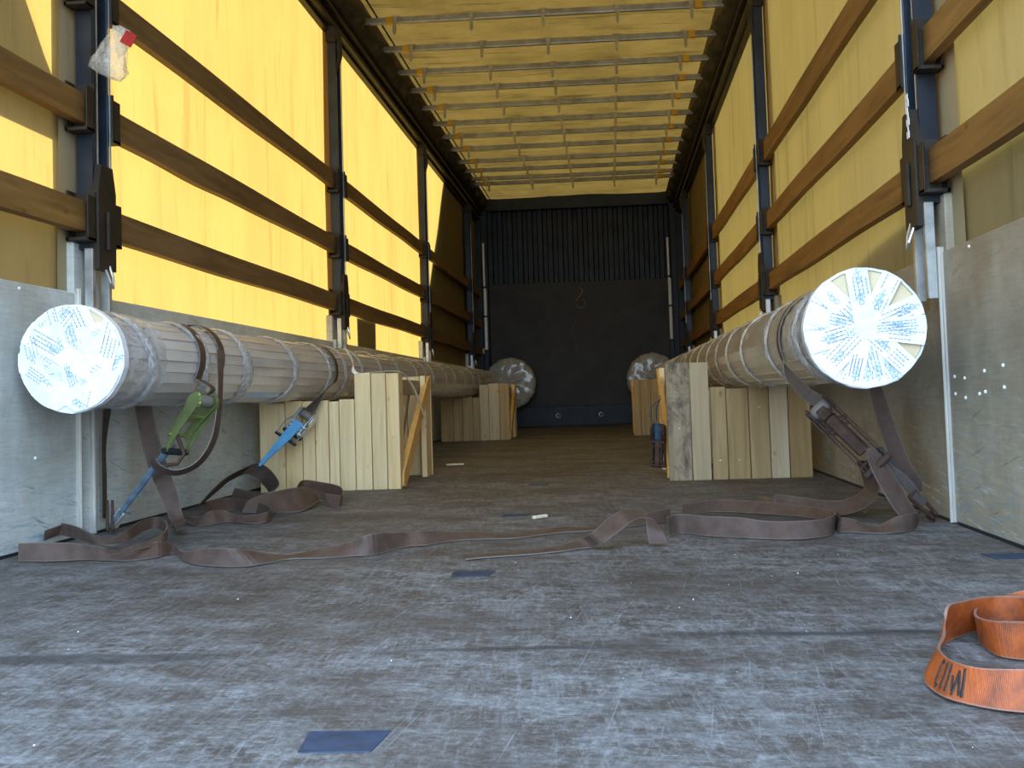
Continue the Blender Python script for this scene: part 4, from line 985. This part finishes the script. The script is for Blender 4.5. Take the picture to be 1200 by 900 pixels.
mb = MB(); mb.box(-1.245, YE - .204, .92, -1.19, YE - .201, .985); tag(mb.build('paper_label', 'paper'), 'small pale label stuck on the left corner pillar', 'label')
# orange chalk scribble on the headboard
t = thing('chalk_mark', 'orange chalk scribble like a 2 over a ring on the dark headboard', 'marking', (.0, YE - .02, 1.5))
def chalk(pts, w_=.006):
    mb = MB(); mb.tube([(x, YE - .0215, z) for x, z in pts], w_, 5); mb.build('chalk_stroke', 'chalk', t)
chalk([(-.01, 1.72), (.03, 1.68), (.02, 1.63), (-.03, 1.57), (-.05, 1.55)])
chalk([(.052 * math.cos(q) + .01, 1.51 + .055 * math.sin(q)) for q in [pi * 1.05 + k * pi / 10 for k in range(14)]], .005)
chalk([(-.07, 1.33), (-.05, 1.28), (-.09, 1.25)], .004); chalk([(-.08, 1.02), (-.05, .98), (-.07, .93)], .004)

# plastic bag caught on the nearest left post
t = thing('plastic_bag', 'crumpled clear plastic bag with a red tag hanging on the nearest left post', 'bag', (-1.12, 2.94, 1.52))
rows = [(1.522, -1.110, .006, .006), (1.505, -1.106, .016, .014), (1.47, -1.112, .034, .020), (1.43, -1.125, .050, .026), (1.40, -1.128, .052, .028), (1.38, -1.115, .042, .024), (1.366, -1.100, .020, .014), (1.362, -1.098, .006, .005)]
mb = MB(); n = 28; vs = []
for j, (z, xc, ra, rb_) in enumerate(rows):
    for k in range(n):
        an = 2 * pi * k / n; wob = 1 + .14 * math.sin(an * 5 + j * .9) + .09 * math.sin(an * 9 - j)
        vs.append((xc + ra * wob * math.cos(an), 2.95 + rb_ * wob * math.sin(an), z + .006 * math.sin(an * 3 + j)))
mb.add(vs, [(j * n + k, j * n + (k + 1) % n, (j + 1) * n + (k + 1) % n, (j + 1) * n + k) for j in range(len(rows) - 1) for k in range(n)])
mb.build('bag_film', 'bag', t, smooth=True)
mb = MB(); sh = [(-1.108, 2.945, 1.520), (-1.085, 2.94, 1.522), (-1.060, 2.94, 1.505), (-1.055, 2.94, 1.475), (-1.072, 2.942, 1.44), (-1.095, 2.944, 1.425), (-1.104, 2.946, 1.47)]
mb.prism([(a, c) for a, b, c in sh], 2.948, 2.934, lambda a, b, h: (a + .004 * math.sin(b * 60), h, b)); mb.build('bag_corner', 'bag', t)
mb = MB(); mb.box(-.019, -.0015, -.020, .019, .0015, .020, M_=Matrix.Translation((-1.058, 2.931, 1.478)) @ Matrix.Rotation(.55, 4, 'Y')); mb.build('red_tag', 'red', t)

# crumbs and splinters on the deck
mb = MB(); rng = random.Random(4)
for i in range(70):
    x = rng.uniform(-1.1, 1.15); y = rng.choice([rng.uniform(1.0, 2.4), rng.uniform(1.5, 4.2)]); s_ = rng.uniform(.0008, .0024)
    p = [Vector((x, y, s_ * .6)) + Vector([rng.uniform(-1, 1) * s_ for _ in range(3)]) for _ in range(4)]
    for q in p: q.z = max(q.z, .0004)
    mb.add(p, [(0, 1, 2), (0, 2, 3), (0, 3, 1), (1, 3, 2)])
tag(mb.build('deck_crumbs', 'white'), 'scattered white crumbs on the worn deck', 'crumbs', kind='stuff')
for i, (x, y, a, l) in enumerate(((-.55, 5.75, .1, .05), (.11, 3.14, .9, .03))):
    mb = MB(); mb.box(-l, -.008, 0, l, .008, .010, M_=Matrix.Translation((x, y, .002)) @ Matrix.Rotation(a, 4, 'Z'), bev=.003)
    tag(mb.build('wood_chip', 'chip'), ['pale wood chip lying on the deck right of the near left cradle', 'thin wood splinter lying beside the lashing cup behind the loose straps'][i], 'wood chip')
